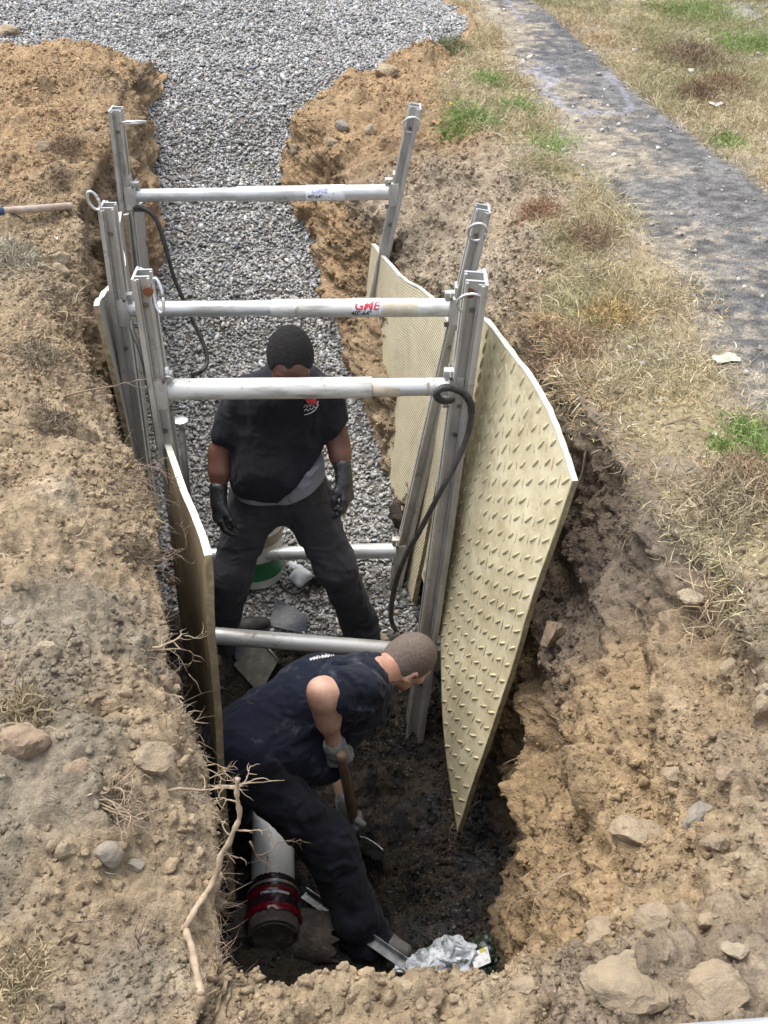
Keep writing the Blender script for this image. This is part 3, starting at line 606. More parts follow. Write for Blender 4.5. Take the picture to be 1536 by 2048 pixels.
shB = shore('middle aluminium trench shore whose upper tube carries a red and white sticker', YB,
    WY(203, 412, YB), WY(272, 905, YB)-A3(0, 0, .55), WY(975, 418, YB)+A3(.005, 0, 0), WY(796, 1192, YB)+A3(0, 0, .03), 0, 0, 0, 0, 0,
    ringsL=(A3(-.07, .0, .07), (.6, 0, .35), (-.3, -.1, .8), (.028, .045)), ringsR=(A3(-.015, -.01, -.01), (1, -.1, 0), (.1, -.35, .9), (.035, .045)))
cB, axB, fat = cylinder('c', WY(252, 618, YB), WY(905, 615, YB), .0375, .032, .445, shB, worn=True)
m = MB(); s0 = WY(704, 615, YB); s1 = WY(762, 615, YB); m.tube([s0, s1], .0381, 28, cap=False); st = m.build('sticker', M_sticker, cB, True)
wrap_text('GME', .050, WY(708, 616, YB), axB, .0384, R(13), M_red, 'lettering', st, .25, .0012)
wrap_text('40"-64"', .027, WY(703, 616, YB), axB, .0384, R(-22), M_black, 'lettering', st, 0, .0006)
m = MB(); m.tube([WY(766, 615, YB), WY(835, 615, YB)], .0381, 28, cap=False); m.build('bare_patch', M_dirtband, cB, True)
cB2, _, _ = cylinder('c', WY(372, 1111, YB), WY(798, 1101, YB), .0365, .032, .55, shB)
shA = shore('farthest aluminium trench shore, with a black hose drooping from its left rail', YA,
    WY(222, 218, YA), WY(300, 905, YA)-A3(0, 0, .3), WY(838, 214, YA)+A3(.005, 0, 0), WY(700, 850, YA)+A3(0, 0, -.08), 0, 0, 0, 0, 0,
    ringsL=(A3(.06, -.02, -.01), (1, 0, .05), (.05, -.6, .25), (.062, .055)), ringsR=(A3(-.01, 0, -.01), (1, -.1, 0), (.1, -.35, .9), (.04, .045)))
cA, axA, fat = cylinder('c', WY(268, 391, YA), WY(783, 384, YA), .0385, .0325, .40, shA)
m = MB(); m.tube([WY(612, 386, YA), WY(690, 385, YA)], .0391, 28, cap=False); st = m.build('sticker', M_sticker, cA, True)
wrap_text('GME', .042, WY(622, 386, YA), axA, .0394, R(18), M_blue, 'lettering', st, .2, .001)
wrap_text('40"-64"', .024, WY(616, 386, YA), axA, .0394, R(-20), M_black, 'lettering', st, 0, .0004)
cA2, _, _ = cylinder('c', WY(335, 812, YA), WY(697, 808, YA), .0375, .032, .5, shA)
# hoses: parts of the shores
def hose(pts, r, parent, n=8, spiral=None, mt=None, name='hose'):
    P = smooth_path(pts, n); m = MB(); m.tube(P, r, 10)
    h = m.build(name, mt or M_hose, parent, True)
    if spiral:
        a, b = spiral; Q = smooth_path(P[a:b], 4); m = MB()
        L = 0; pts2 = []
        for i in range(len(Q)-1):
            d = Q[i+1]-Q[i]; ln = np.linalg.norm(d); dn = d/ln; u = np.cross(dn, [.3, .2, .9]); u /= np.linalg.norm(u); v = np.cross(dn, u)
            k = max(2, int(ln/.0012))
            for j in range(k):
                s_ = (L+ln*j/k)/.0075*2*math.pi; pts2.append(Q[i]+d*j/k+(u*math.cos(s_)+v*math.sin(s_))*(r+.0022))
            L += ln
        m.tube(pts2, .0019, 5); m.build('coil_guard', M_hose, h, True)
    return h
hose([WY(262, 415, 2.0), WY(290, 418, 1.95), WY(313, 440, 1.93), WY(330, 490, 1.9), WY(350, 560, 1.88), WY(385, 640, 1.85), WY(408, 690, 1.8), WY(414, 725, 1.75), WY(400, 745, 1.7), T(385, 752)[0]+A3(0, 0, .01)], .0105, shA, spiral=(2, 26))
hose([WY(905, 800, -.06), WY(882, 800, -.12), WY(872, 786, -.14), WY(893, 775, -.13), WY(925, 785, -.11), WY(942, 812, -.1), WY(938, 860, -.1), WY(915, 920, -.12), WY(880, 985, -.14), WY(838, 1065, -.1), WY(808, 1120, -.05), WY(788, 1180, 0), WY(782, 1235, .02), WY(792, 1262, .02)], .0105, shC, spiral=(1, 44))
hose([WY(262, 640, .6), WY(266, 665, .55), WY(282, 705, .5), WY(297, 770, .45), WY(312, 860, .35), WY(318, 900, .3)], .0095, shB)
# ------------------------------------------------------------------ panels
def panel(name, label, topc, botc, far_n, near_n, mt, out=1, th=.019, tread=0, edge=M_edge, ns=26, ntt=46, tm=None, group='shoring panels lining the trench'):
    """topc / botc: lists of points, far to near, along the top and bottom edges"""
    root = thing(name, label, 'shoring panel', np.mean(np.array(botc), 0), group)
    tp = np.array(smooth_path(topc, 12)); bp = np.array(smooth_path(botc, 12))
    def rs(P, k):
        L = np.concatenate([[0], np.cumsum(np.linalg.norm(np.diff(P, axis=0), axis=1))]); t = np.linspace(0, L[-1], k)
        return np.stack([np.interp(t, L, P[:, i]) for i in range(3)], 1)
    tp, bp = rs(tp, ns), rs(bp, ns); t = np.linspace(0, 1, ntt)[:, None, None]; G = tp[None]*(1-t)+bp[None]*t
    wv = fbm(G.reshape(-1, 3), 2.2, 2, 300).reshape(ntt, ns)*.012; G[..., 0] += wv
    n = np.cross(np.gradient(G, axis=0), np.gradient(G, axis=1)); n /= np.linalg.norm(n, axis=-1, keepdims=True)
    if n[..., 0].mean()*out < 0: n = -n          # n points away from the trench
    B = G+n*th; V = np.concatenate([G.reshape(-1, 3), B.reshape(-1, 3)]); r, c = np.meshgrid(np.arange(ntt-1), np.arange(ns-1), indexing='ij'); a = (r*ns+c).ravel(); o = ntt*ns
    F1 = np.stack([a, a+1, a+ns+1, a+ns], 1); F = np.concatenate([F1, F1[:, ::-1]+o])
    f = mesh_np('panel_face', V, F, mt, True); adopt(f, root)
    pq = f.data.attributes.new('pq', 'FLOAT_VECTOR', 'POINT')
    du = np.linalg.norm(tp[0]-tp[-1]); dv = np.linalg.norm(tp[ns//2]-bp[ns//2])
    uv = np.stack([np.tile(np.linspace(0, du, ns)[None], (ntt, 1)), np.tile(np.linspace(0, dv, ntt)[:, None], (1, ns)), np.zeros((ntt, ns))], -1).reshape(-1, 3)
    pq.data.foreach_set('vector', np.concatenate([uv, uv]).astype(np.float32).ravel())
    m = MB(); rim = [(i, 0) for i in range(ntt)]+[(ntt-1, j) for j in range(1, ns)]+[(i, ns-1) for i in range(ntt-2, -1, -1)]+[(0, j) for j in range(ns-2, 0, -1)]
    prev = None; V = []; k = len(rim)
    for (i, j) in rim:
        jt = .0016*rng.normal(); V += [G[i, j]-n[i, j]*.0015+A3(0, 0, jt), B[i, j]+n[i, j]*.0015+A3(0, 0, jt)]
    cen = G.reshape(-1, 3).mean(0)
    V2 = []
    for q, (i, j) in enumerate(rim):
        i2 = min(max(i, 1), ntt-2); j2 = min(max(j, 1), ns-2); ow = G[i, j]-G[i2, j2]; ow = ow/(np.linalg.norm(ow)+1e-9)
        V2 += [V[2*q]+ow*(.004+.0012*rng.normal()), V[2*q+1]+ow*(.004+.0012*rng.normal())]
    V = V+V2; F = []; F_side = []
    for q in range(k):
        p = (q+1) % k; top_ = rim[q][0] == 0 and rim[p][0] == 0; (F if top_ else F_side).extend([(2*q, 2*p, 2*k+2*p, 2*k+2*q), (2*q+1, 2*k+2*q+1, 2*k+2*p+1, 2*p+1), (2*k+2*q, 2*k+2*p, 2*k+2*p+1, 2*k+2*q+1)])
    m.add(V, F); m.build('sealed_edge', edge, root); m = MB(); m.add(V, F_side); m.build('side_edge', M_side, root)
    if tread:
        m = MB(); ph = tread; rows = int(dv/(ph*.5)); cols_ = int(du/(ph*.5))
        sph = []; fs = []
        for a_ in range(5):
            for b_ in range(8):
                la = math.pi*a_/4; lo = 2*math.pi*b_/8; sph.append((math.cos(la), math.sin(la)*math.cos(lo), math.sin(la)*math.sin(lo)))
        for a_ in range(4):
            for b_ in range(8): fs.append((a_*8+b_, a_*8+(b_+1) % 8, (a_+1)*8+(b_+1) % 8, (a_+1)*8+b_))
        sph = np.array(sph)
        for i in range(1, rows):
            for j in range(1, cols_):
                if (i+j) % 2 or rng.random() < .035: continue
                s_ = j/cols_*(ns-1); t_ = i/rows*(ntt-1); i0, j0 = min(int(t_), ntt-2), min(int(s_), ns-2); ft, fj = t_-i0, s_-j0
                q = (G[i0, j0]*(1-ft)*(1-fj)+G[i0+1, j0]*ft*(1-fj)+G[i0, j0+1]*(1-ft)*fj+G[i0+1, j0+1]*ft*fj); nn = n[i0, j0]
                eu = G[i0, j0+1]-G[i0, j0]; eu /= np.linalg.norm(eu); ev = -(np.cross(nn, eu)); ev = ev if ev[2] > 0 else -ev
                two = i % 2
                d = eu*.10+ev*1.0 if two else -eu*.60+ev*.80
                d = d+rng.normal(size=3)*.05; d /= np.linalg.norm(d); e = np.cross(nn, d)
                L_ = (.027 if two else .028)*(.8+.35*rng.random()); W_ = .0056 if two else .0030; H_ = .0060 if two else .0030
                m.add(q+d*sph[:, :1]*L_+e*sph[:, 1:2]*W_-nn*sph[:, 2:]*H_, fs)
        m.build('tread_bars', tm or M_creamd, f, True)
    return root
pR1 = panel('shoring_panel', 'big cream shoring panel with raised tread bars standing at the right of the nearest shore', [WY(952, 632, .16), WY(980, 655, .05), WY(1060, 765, -.25), WY(1112, 870, -.46), WY(1143, 962, -.60)],
      [WY(862, 1170, .16), WY(876, 1195, .05), WY(886, 1400, -.25), WY(897, 1540, -.45), WY(912, 1663, -.60)], 0, 0, M_cream, tread=.068)
pR2 = panel('shoring_panel', 'narrow strip of cream tread panel squeezed between the two nearer right rails', [WY(935, 700, .44), WY(925, 760, .3), WY(918, 800, .16)],
      [WY(843, 1150, .44), WY(850, 1178, .32), WY(846, 1215, .12)], 0, 0, M_cream, tread=.068, ntt=40)
pR3 = panel('shoring_panel', 'cream finely textured shoring panel between the two farther right rails', [q+A3(.02, 0, 0) for q in (WY(735, 488, 2.2), WY(755, 512, 1.98), WY(795, 556, 1.6), WY(850, 596, 1.1), WY(915, 690, .50))],
      [q+A3(.03, 0, 0) for q in (WY(690, 880, 2.2), WY(702, 935, 1.9), WY(732, 1012, 1.5), WY(768, 1068, 1.1), WY(812, 1205, .50))], 0, 0, M_weave)
pL1 = panel('shoring_panel', 'tan woven shoring panel with a white edge at the left, beside the stooping man', [WY(318, 852, .12), WY(348, 945, -.26), WY(383, 1035, -.64), WY(405, 1112, -1.0)],
      [WY(403, 1600, .12), WY(420, 1680, -.26), WY(440, 1750, -.64), WY(460, 1800, -1.0)], 0, 0, M_weaved, out=1, th=.02)
pL2 = panel('shoring_panel', 'grey woven shoring panel with a wavy white top behind the left middle rail', [WY(240, 425, 1.85), WY(236, 462, 1.6), WY(248, 515, 1.3), WY(246, 545, 1.1), WY(205, 597, .62), WY(200, 612, .5)],
      [WY(310, 900, 1.75), WY(305, 930, 1.3), WY(296, 960, 1.0), WY(285, 985, .55)], 0, 0, M_weaveg, out=-1)
pL3 = panel('shoring_panel', 'grey woven shoring panel showing as a thin strip behind the farthest left rail', [WY(286, 405, 2.55), WY(270, 415, 2.2), WY(252, 432, 1.92)],
      [WY(335, 880, 2.45), WY(318, 910, 2.1), WY(305, 930, 1.9)], 0, 0, M_weaveg, out=-1)
# ------------------------------------------------------------------ pins and loose ironwork
m = MB(); a = WY(362, 842, .32); b = WY(384, 1085, .32); b = a+(b-a)*1.35; b[2] = max(b[2], -1.5); d = (b-a)/np.linalg.norm(b-a)
root = thing('steel_pin', 'tall dark steel pin with a round flat head at the left of the standing man', 'steel pin', b)
m.tube([a, b], .0135, 14); m.build('shaft', M_post, root, True)
m = MB(); m.tube([a-d*.008, a-d*.004, a+d*.006, a+d*.012, a+d*.03], [.024, .030, .030, .020, .014], 18); m.build('head', M_alu2, root, auto=40)
m = MB(); c = WY(333, 745, -.02); m.tube([c+A3(0, 0, -.04), c+A3(0, 0, .02)], .009, 8); ring(c+A3(.004, -.01, -.02), A3(1, 0, 0), A3(0, -.5, .9), .014, .014, shC, .0035, name='release_pin')
m.build('release_pin', M_alu2, shC, True)
# ================================================================== SIGNED DISTANCE SHAPES
def cap(a, b, r1, r2=None): return ('cap', np.array(a, float), np.array(b, float), r1, r1 if r2 is None else r2)
def ell(c, ax, rad): return ('ell', np.array(c, float), np.array(ax, float), np.array(rad, float))
def prim_d(p, P):
    if p[0] == 'cap':
        _, a, b, r1, r2 = p; ab = b-a; t = np.clip(((P-a)@ab)/(ab@ab+1e-12), 0, 1)
        return np.sqrt(((P-a-t[..., None]*ab)**2).sum(-1))-(r1+(r2-r1)*t)
    _, c, ax, rad = p; Q = (P-c)@ax.T; k = np.sqrt(((Q/rad)**2).sum(-1)); k2 = np.sqrt(((Q/rad**2)**2).sum(-1))+1e-9
    return k*(k-1)/k2
def prim_bb(p):
    if p[0] == 'cap': r = max(p[3], p[4]); return np.minimum(p[1], p[2])-r, np.maximum(p[1], p[2])+r
    r = np.abs(p[2].T)@p[3]; return p[1]-r, p[1]+r
def sdf_mesh(prims, h, k=.02, field=None, cut=(), pad=.02):
    """surface of the smooth union of prims; cut = [(prim, k)] smooth subtractions; field(P, d) may edit the distances"""
    bb = [prim_bb(p[0] if isinstance(p[0], tuple) else p) for p in prims]; lo = np.min([b[0] for b in bb], 0)-pad-2*h; hi = np.max([b[1] for b in bb], 0)+pad+2*h
    n = np.ceil((hi-lo)/h).astype(int)+1
    D = np.full(n, .3, np.float32); X = [lo[i]+h*np.arange(n[i]) for i in range(3)]
    def region(b, m):
        i0 = np.clip(((b[0]-m-lo)/h).astype(int), 0, n); i1 = np.clip(np.ceil((b[1]+m-lo)/h).astype(int)+1, 0, n)
        sl = tuple(slice(i0[i], i1[i]) for i in range(3)); g = np.stack(np.meshgrid(*[X[i][sl[i]] for i in range(3)], indexing='ij'), -1); return sl, g
    for q in prims:
        p, kk = (q[0], q[1]) if isinstance(q[0], tuple) else (q, k)
        sl, g = region(prim_bb(p), max(kk*1.6, 3*h)); 
        if 0 in g.shape: continue
        d = prim_d(p, g); e = D[sl]; w = np.maximum(kk-np.abs(d-e), 0)/kk; D[sl] = np.minimum(d, e)-w*w*kk*.25
    for p, kk in cut:
        sl, g = region(prim_bb(p), kk*1.5); d = -prim_d(p, g); e = D[sl]; w = np.maximum(kk-np.abs(d-e), 0)/kk; D[sl] = np.maximum(d, e)+w*w*kk*.25
    if field is not None:
        nearm = np.abs(D) < .05; ii = np.argwhere(nearm); P = lo+h*ii; D[nearm] = field(P, D[nearm])
    return surf_nets(D, lo, h)
def surf_nets(D, lo, h):
    ins = D < 0; n = D.shape; c = ins[:-1, :-1, :-1]
    anyi = np.zeros(np.array(n)-1, bool); alli = np.ones(np.array(n)-1, bool)
    for a in (0, 1):
        for b in (0, 1):
            for d in (0, 1):
                s = ins[a:n[0]-1+a, b:n[1]-1+b, d:n[2]-1+d]; anyi |= s; alli &= s
    act = np.argwhere(anyi & ~alli); idm = np.full(np.array(n)-1, -1, np.int64); idm[tuple(act.T)] = np.arange(len(act))
    acc = np.zeros((len(act), 3)); cnt = np.zeros(len(act)); corners = [(a, b, d) for a in (0, 1) for b in (0, 1) for d in (0, 1)]
    val = {cc: D[act[:, 0]+cc[0], act[:, 1]+cc[1], act[:, 2]+cc[2]].astype(float) for cc in corners}
    for ca in corners:
        for ax in range(3):
            if ca[ax]: continue
            cb = list(ca); cb[ax] = 1; cb = tuple(cb); f0, f1 = val[ca], val[cb]; m = (f0 < 0) != (f1 < 0); t = np.where(m, f0/(f0-f1+1e-20*(f0 == f1)), 0)
            q = np.tile(np.array(ca, float), (len(act), 1)); q[:, ax] = t; acc[m] += q[m]; cnt[m] += 1
    V = lo+h*(act+acc/np.maximum(cnt, 1)[:, None]); F = []
    for ax in range(3):
        a1, a2 = (ax+1) % 3, (ax+2) % 3
        s0 = [slice(0, n[i]) for i in range(3)]; s1 = list(s0); s0[ax] = slice(0, n[ax]-1); s1[ax] = slice(1, n[ax])
        i0, i1 = ins[tuple(s0)], ins[tuple(s1)]; e = np.argwhere(i0 != i1); fl = i0[tuple(e.T)]
        ok = (e[:, a1] > 0) & (e[:, a2] > 0) & (e[:, a1] < n[a1]-1) & (e[:, a2] < n[a2]-1); e, fl = e[ok], fl[ok]
        def cid(d1, d2): q = e.copy(); q[:, a1] -= d1; q[:, a2] -= d2; return idm[tuple(q.T)]
        Q = np.stack([cid(1, 1), cid(0, 1), cid(0, 0), cid(1, 0)], 1); Q[~fl] = Q[~fl][:, ::-1]; F.append(Q)
    F = np.concatenate(F); return V, F[(F >= 0).all(1)]
def sdf_obj(name, prims, h, mt, parent, k=.02, field=None, cut=(), relax=1, colf=None):
    V, F = sdf_mesh(prims, h, k, field, cut)
    for _ in range(relax):      # light smoothing
        A = np.zeros_like(V); c = np.zeros(len(V))
        for a in range(4):
            b = (a+1) % 4
            for i in range(3): A[:, i] += np.bincount(F[:, a], V[F[:, b], i], len(V))+np.bincount(F[:, b], V[F[:, a], i], len(V))
            c += np.bincount(F[:, a], minlength=len(V))+np.bincount(F[:, b], minlength=len(V))
        V = V*.45+.55*A/np.maximum(c, 1)[:, None]
    o = mesh_np(name, V, F, mt, True, colf(V) if colf else None)
    if parent is not None: adopt(o, parent)
    return o
def nrmz(v): v = np.array(v, float); return v/np.linalg.norm(v)
def folds(scale, amp, seed, dirs=None, thr=None):
    def f(P, d):
        w = vnoise(P, .8*scale[0], seed+9)[:, None]*.05
        Q = P+w; a = 1-np.abs(vnoise(Q, scale, seed))*1.9; b = 1-np.abs(vnoise(Q, tuple(2.1*x for x in scale), seed+5))*1.9
        return d-amp*(np.clip(a, -1, 1)*.7+np.clip(b, -1, 1)*.38)
    return f
def hand_prims(wr, d, nrm, side, curls, thumb=(.6, .75, .3), gr=0.0, spread=.05, scale=1.0):
    """five-fingered hand: wr wrist, d along the hand, nrm palm normal, side +1/-1 = thumb side; gr grows the radii"""
    d = nrmz(d); nrm = nrmz(nrm-d*np.dot(nrm, d)); t = np.cross(d, nrm)*side; P = []; s = scale
    offs = [.031, .010, -.011, -.030]; Ls = [(.040, .026, .020), (.045, .029, .022), (.041, .027, .021), (.032, .021, .018)]; kl = [.088, .092, .086, .078]
    for i in range(4):
        kn = wr+d*kl[i]*s+t*offs[i]*s; P.append((cap(wr+t*offs[i]*.55*s, kn, (.0165+gr)*s, (.0125+gr)*s), .014)); q = kn; a = 0
        for j in range(3):
            a += R(curls[i][j] if hasattr(curls[i], '__len__') else curls[i]); dd = (d+t*spread*(1.5-i))*math.cos(a)+nrm*math.sin(a); dd = nrmz(dd); e = q+dd*Ls[i][j]*s
            P.append((cap(q, e, (.0098-.0009*j+gr)*s, (.0092-.0011*j+gr)*s), .005)); q = e
    b = wr+d*.022*s+t*.022*s+nrm*.006*s; dt = nrmz(d*thumb[0]+t*thumb[1]+nrm*thumb[2]); m = b+dt*.040*s; d2 = nrmz(dt+d*.35-t*.25+nrm*.2); m2 = m+d2*.030*s; d3 = nrmz(d2+d*.2-t*.3+nrm*.25); e = m2+d3*.024*s
    P += [(cap(b, m, (.016+gr)*s, (.0125+gr)*s), .014), (cap(m, m2, (.0118+gr)*s, (.0108+gr)*s), .006), (cap(m2, e, (.0105+gr)*s, (.0088+gr)*s), .006)]
    return P
def head_prims(c, f, u, beard=0):
    """skull, jaw, nose, ears, brow; c centre of the head, f where the face looks, u crown direction"""
    f = nrmz(f); u = nrmz(u-f*np.dot(u, f)); s = np.cross(f, u); A = np.array([s, f, u]); g = lambda x, y, z: c+s*x+f*y+u*z
    P = [(ell(g(0, -.008, .028), A, (.077, .097, .092)), .02), (ell(g(0, .022, -.035), A, (.062, .072, .078)), .03), (ell(g(0, .052, -.080), A, (.034, .032, .028)), .03),
         (cap(g(-.045, .01, -.065), g(-.02, .058, -.085), .022, .02), .02), (cap(g(.045, .01, -.065), g(.02, .058, -.085), .022, .02), .02),
         (cap(g(0, .088, .008), g(0, .106, -.024), .008, .0125), .010), (ell(g(.013, .095, -.029), A, (.008, .011, .008)), .006), (ell(g(-.013, .095, -.029), A, (.008, .011, .008)), .006),
         (cap(g(-.042, .073, .022), g(-.008, .087, .018), .009, .009), .014), (cap(g(.042, .073, .022), g(.008, .087, .018), .009, .009), .014),
         (cap(g(-.022, .084, -.050), g(.022, .084, -.050), .008, .008), .006), (cap(g(-.018, .082, -.061), g(.018, .082, -.061), .009, .009), .006),
         (ell(g(-.045, .062, -.018), A, (.022, .02, .02)), .02), (ell(g(.045, .062, -.018), A, (.022, .02, .02)), .02)]
    for x in (-1, 1):
        P += [(ell(g(x*.082, -.010, -.012), np.array([nrmz(s*x+f*-.45), nrmz(f+s*x*.45), u]), (.007, .019, .031)), .006)]
    cut = [(ell(g(x*.032, .095, .002), A, (.015, .012, .010)), .012) for x in (-1, 1)]+[(ell(g(x*.088, -.004, -.012), A, (.006, .009, .017)), .006) for x in (-1, 1)]
    return P, cut, g, A
def face_bits(g, A, body, mw, md):
    m = MB()
    for x in (-1, 1):
        e = ell(g(x*.032, .0745, .002), A, (.0112, .0112, .0112)); o = sdf_obj('eye', [e], .003, mw, body, k=.001, relax=0)
def hair_obj(g, A, mt, body, thick, ear, front, back, nz, sc, amp):
    """cropped hair: a shell round the skull, bounded by the hairline"""
    def fld(P, d):
        Q = (P-g(0, 0, 0))@A.T; x, y, z = Q.T
        line = np.interp(y, [-.12, -.06, -.01, .035, .06, .075, .12], [back, back+.004, ear, ear+.012, front-.035, front, front+.01])+.010*np.abs(x)/.08*0+np.where((y > .05), .012*np.cos(x/.07*6.0)*-1+.0*x, 0)
        return np.maximum(d, line-z)-amp*vnoise(P, sc, nz)-amp*.6*vnoise(P, sc*2.2, nz+1)
    pr = [(ell(g(0, -.008, .028), A, (.077+thick, .097+thick, .092+thick)), .02), (ell(g(0, -.02, -.02), A, (.071+thick*.5, .078+thick*.5, .07)), .03)]
    return sdf_obj('hair', pr, .0035, mt, body, k=.02, field=fld, relax=1)
M_skinD = mat('deep_brown_skin', (.135, .062, .042), .45, nscale=16, c2=(.095, .042, .030), bump=.2, bscale=120, bdist=.002, spec=.45)
M_skinL = mat('pale_skin', (.58, .38, .285), .5, nscale=13, c2=(.42, .225, .165), bump=.35, bscale=90, bdist=.003, spec=.4)
for m_ in (M_skinL, M_skinD):
    b_ = m_.node_tree.nodes['Principled BSDF']; b_.inputs['Subsurface Weight'].default_value = .08; b_.inputs['Subsurface Radius'].default_value = (.012, .005, .003); b_.inputs['Subsurface Scale'].default_value = 1
M_eye = mat('eye_white', (.7, .68, .64), .3, bump=0)
M_hairD = mat('black_tight_curls', (.020, .018, .018), .9, nscale=160, c2=(.006, .006, .006), bump=1.0, bscale=230, bdist=.008, spec=.3)
M_hairB = mat('brown_buzz_cut', (.22, .18, .155), .9, nscale=260, c2=(.10, .078, .068), bump=.6, bscale=420, bdist=.003, spec=.3)
def cloth(name, c, c2, dust, dthr=(.55, .75), sc=5):
    """woven cloth with pale dusty smears"""
    m = mat(name, c, .92, nscale=sc, c2=c2, bump=.35, bscale=420, bdist=.0015, spec=.2); t = m.node_tree; b = t.nodes['Principled BSDF']; L = t.links.new
    src = b.inputs['Base Color'].links[0].from_socket; n = N(t, 'ShaderNodeTexNoise', Scale=9, Detail=9, Roughness=.7, Distortion=.6); r = N(t, 'ShaderNodeMapRange')
    L(N(t, 'ShaderNodeTexCoord').outputs['Object'], n.inputs['Vector']); r.inputs[1].default_value = dthr[0]; r.inputs[2].default_value = dthr[1]; L(n.outputs[0], r.inputs[0])
    x = N(t, 'ShaderNodeMix', data_type='RGBA'); L(r.outputs[0], x.inputs[0]); L(src, x.inputs[6]); x.inputs[7].default_value = (*dust, 1); L(x.outputs[2], b.inputs['Base Color'])
    wn = N(t, 'ShaderNodeTexNoise', Scale=11, Detail=5, Roughness=.5, Distortion=1.6, noise_type='RIDGED_MULTIFRACTAL'); L(N(t, 'ShaderNodeTexCoord').outputs['Object'], wn.inputs['Vector'])
    bw = N(t, 'ShaderNodeBump', Strength=.55, Distance=.018); L(wn.outputs[0], bw.inputs['Height']); L(b.inputs['Normal'].links[0].from_socket, bw.inputs['Normal']); L(bw.outputs[0], b.inputs['Normal'])
    b.inputs['Sheen Weight'].default_value = .06; b.inputs['Sheen Roughness'].default_value = .5; return m
M_shirt1 = cloth('black_tshirt', (.012, .012, .016), (.018, .018, .024), (.035, .034, .04), (.6, .85))
M_shirt2 = cloth('navy_tshirt', (.010, .014, .029), (.007, .009, .018), (.11, .12, .15), (.55, .78))
M_trou1 = cloth('charcoal_trousers', (.052, .052, .062), (.036, .037, .046), (.09, .09, .10), (.55, .85))
M_trou2 = cloth('dark_navy_trousers', (.018, .021, .032), (.009, .010, .017), (.045, .05, .062), (.55, .85))
M_under = cloth('grey_undershirt', (.30, .30, .33), (.22, .22, .26), (.40, .40, .43))
M_glove = mat('black_nitrile_glove', (.012, .013, .017), .28, nscale=30, c2=(.022, .022, .026), bump=.55, bscale=75, bdist=.005, spec=.6)
M_glove2 = mat('muddy_wet_glove', (.16, .21, .26), .28, nscale=26, c2=(.27, .26, .22), bump=.5, bscale=80, bdist=.004, thr=(.40, .62), spec=.7)
M_shoe = mat('dark_shoe', (.022, .022, .025), .6, nscale=30, c2=(.06, .055, .05), bump=.3)
M_neon = mat('neon_lace', (.45, .72, .08), .6, nscale=40, c2=(.25, .34, .10))
M_white = mat('white_print', (.70, .70, .72), .7, nscale=60, c2=(.4, .4, .42), thr=(.3, .5), bump=0)
def surf_strokes(name, target, lines, r, mt, view):
    """printed strokes laid on the cloth: rays along 'view' find the cloth, so the print follows its folds"""
    me = target.data; co = np.empty(len(me.vertices)*3, np.float32); me.vertices.foreach_get('co', co); fs = np.empty(len(me.loops), np.int32); me.loops.foreach_get('vertex_index', fs)
    bv = BVHTree.FromPolygons([tuple(v) for v in co.reshape(-1, 3).tolist()], fs.reshape(-1, 4).tolist()); m = MB()
    for ln in lines:
        P = []
        for q in ln:
            h = bv.ray_cast(Vector(q)-Vector(view)*.5, Vector(view), 1.5)
            if h[0] is not None: P.append(np.array(h[0])-nrmz(view)*.0005)
        if len(P) > 1: m.tube(P, r, 5, flat=1)
    return m.build(name, mt, target, True) if m.V else None
def shoe(ank, d, parent, mt, sole, L=.27, extra=None):
    d = nrmz([d[0], d[1], 0]); s = np.cross(d, [0, 0, 1]); up = A3(0, 0, 1); A = np.array([s, d, up]); g = lambda x, y, z: ank+s*x+d*y+up*z
    o = sdf_obj('shoe', [cap(g(0, -.035, -.035), g(0, .10, -.050), .047, .040), cap(g(0, .10, -.05), g(.006, .165, -.058), .040, .032), cap(g(0, -.02, -.02), g(-.01, -.02, .085), .05, .046)], .006, mt, parent, k=.03)
    m = MB(); pts = [g(x, y, -.088) for x, y in [(-.038, -.075), (-.044, -.02), (-.038, .05), (-.046, .12), (-.030, .185), (0, .20), (.03, .185), (.048, .12), (.040, .05), (.044, -.02), (.038, -.075), (0, -.09)]]
    n = len(pts); V = pts+[p+up*.026 for p in pts]; m.add(V, [tuple(range(n)), tuple(range(2*n-1, n-1, -1))]+[(i, n+i, n+(i+1) % n, (i+1) % n) for i in range(n)]); m.build('sole', sole, o)
    if extra:
        m = MB()
        for i in range(5): m.tube([g(-.028, .01+.022*i, -.006-.006*i), g(0, .02+.022*i, .002-.007*i), g(.028, .01+.022*i, -.006-.006*i)], .0055, 6)
        m.tube([g(.047, -.04, -.045), g(.05, .02, -.03), g(.047, .08, -.05)], .009, 6); m.tube([g(-.047, -.04, -.045), g(-.05, .02, -.03), g(-.047, .08, -.05)], .009, 6); m.build('laces', extra, o, True)
    return o
M_sole = mat('shoe_sole', (.30, .30, .28), .7, nscale=20, c2=(.12, .11, .10))
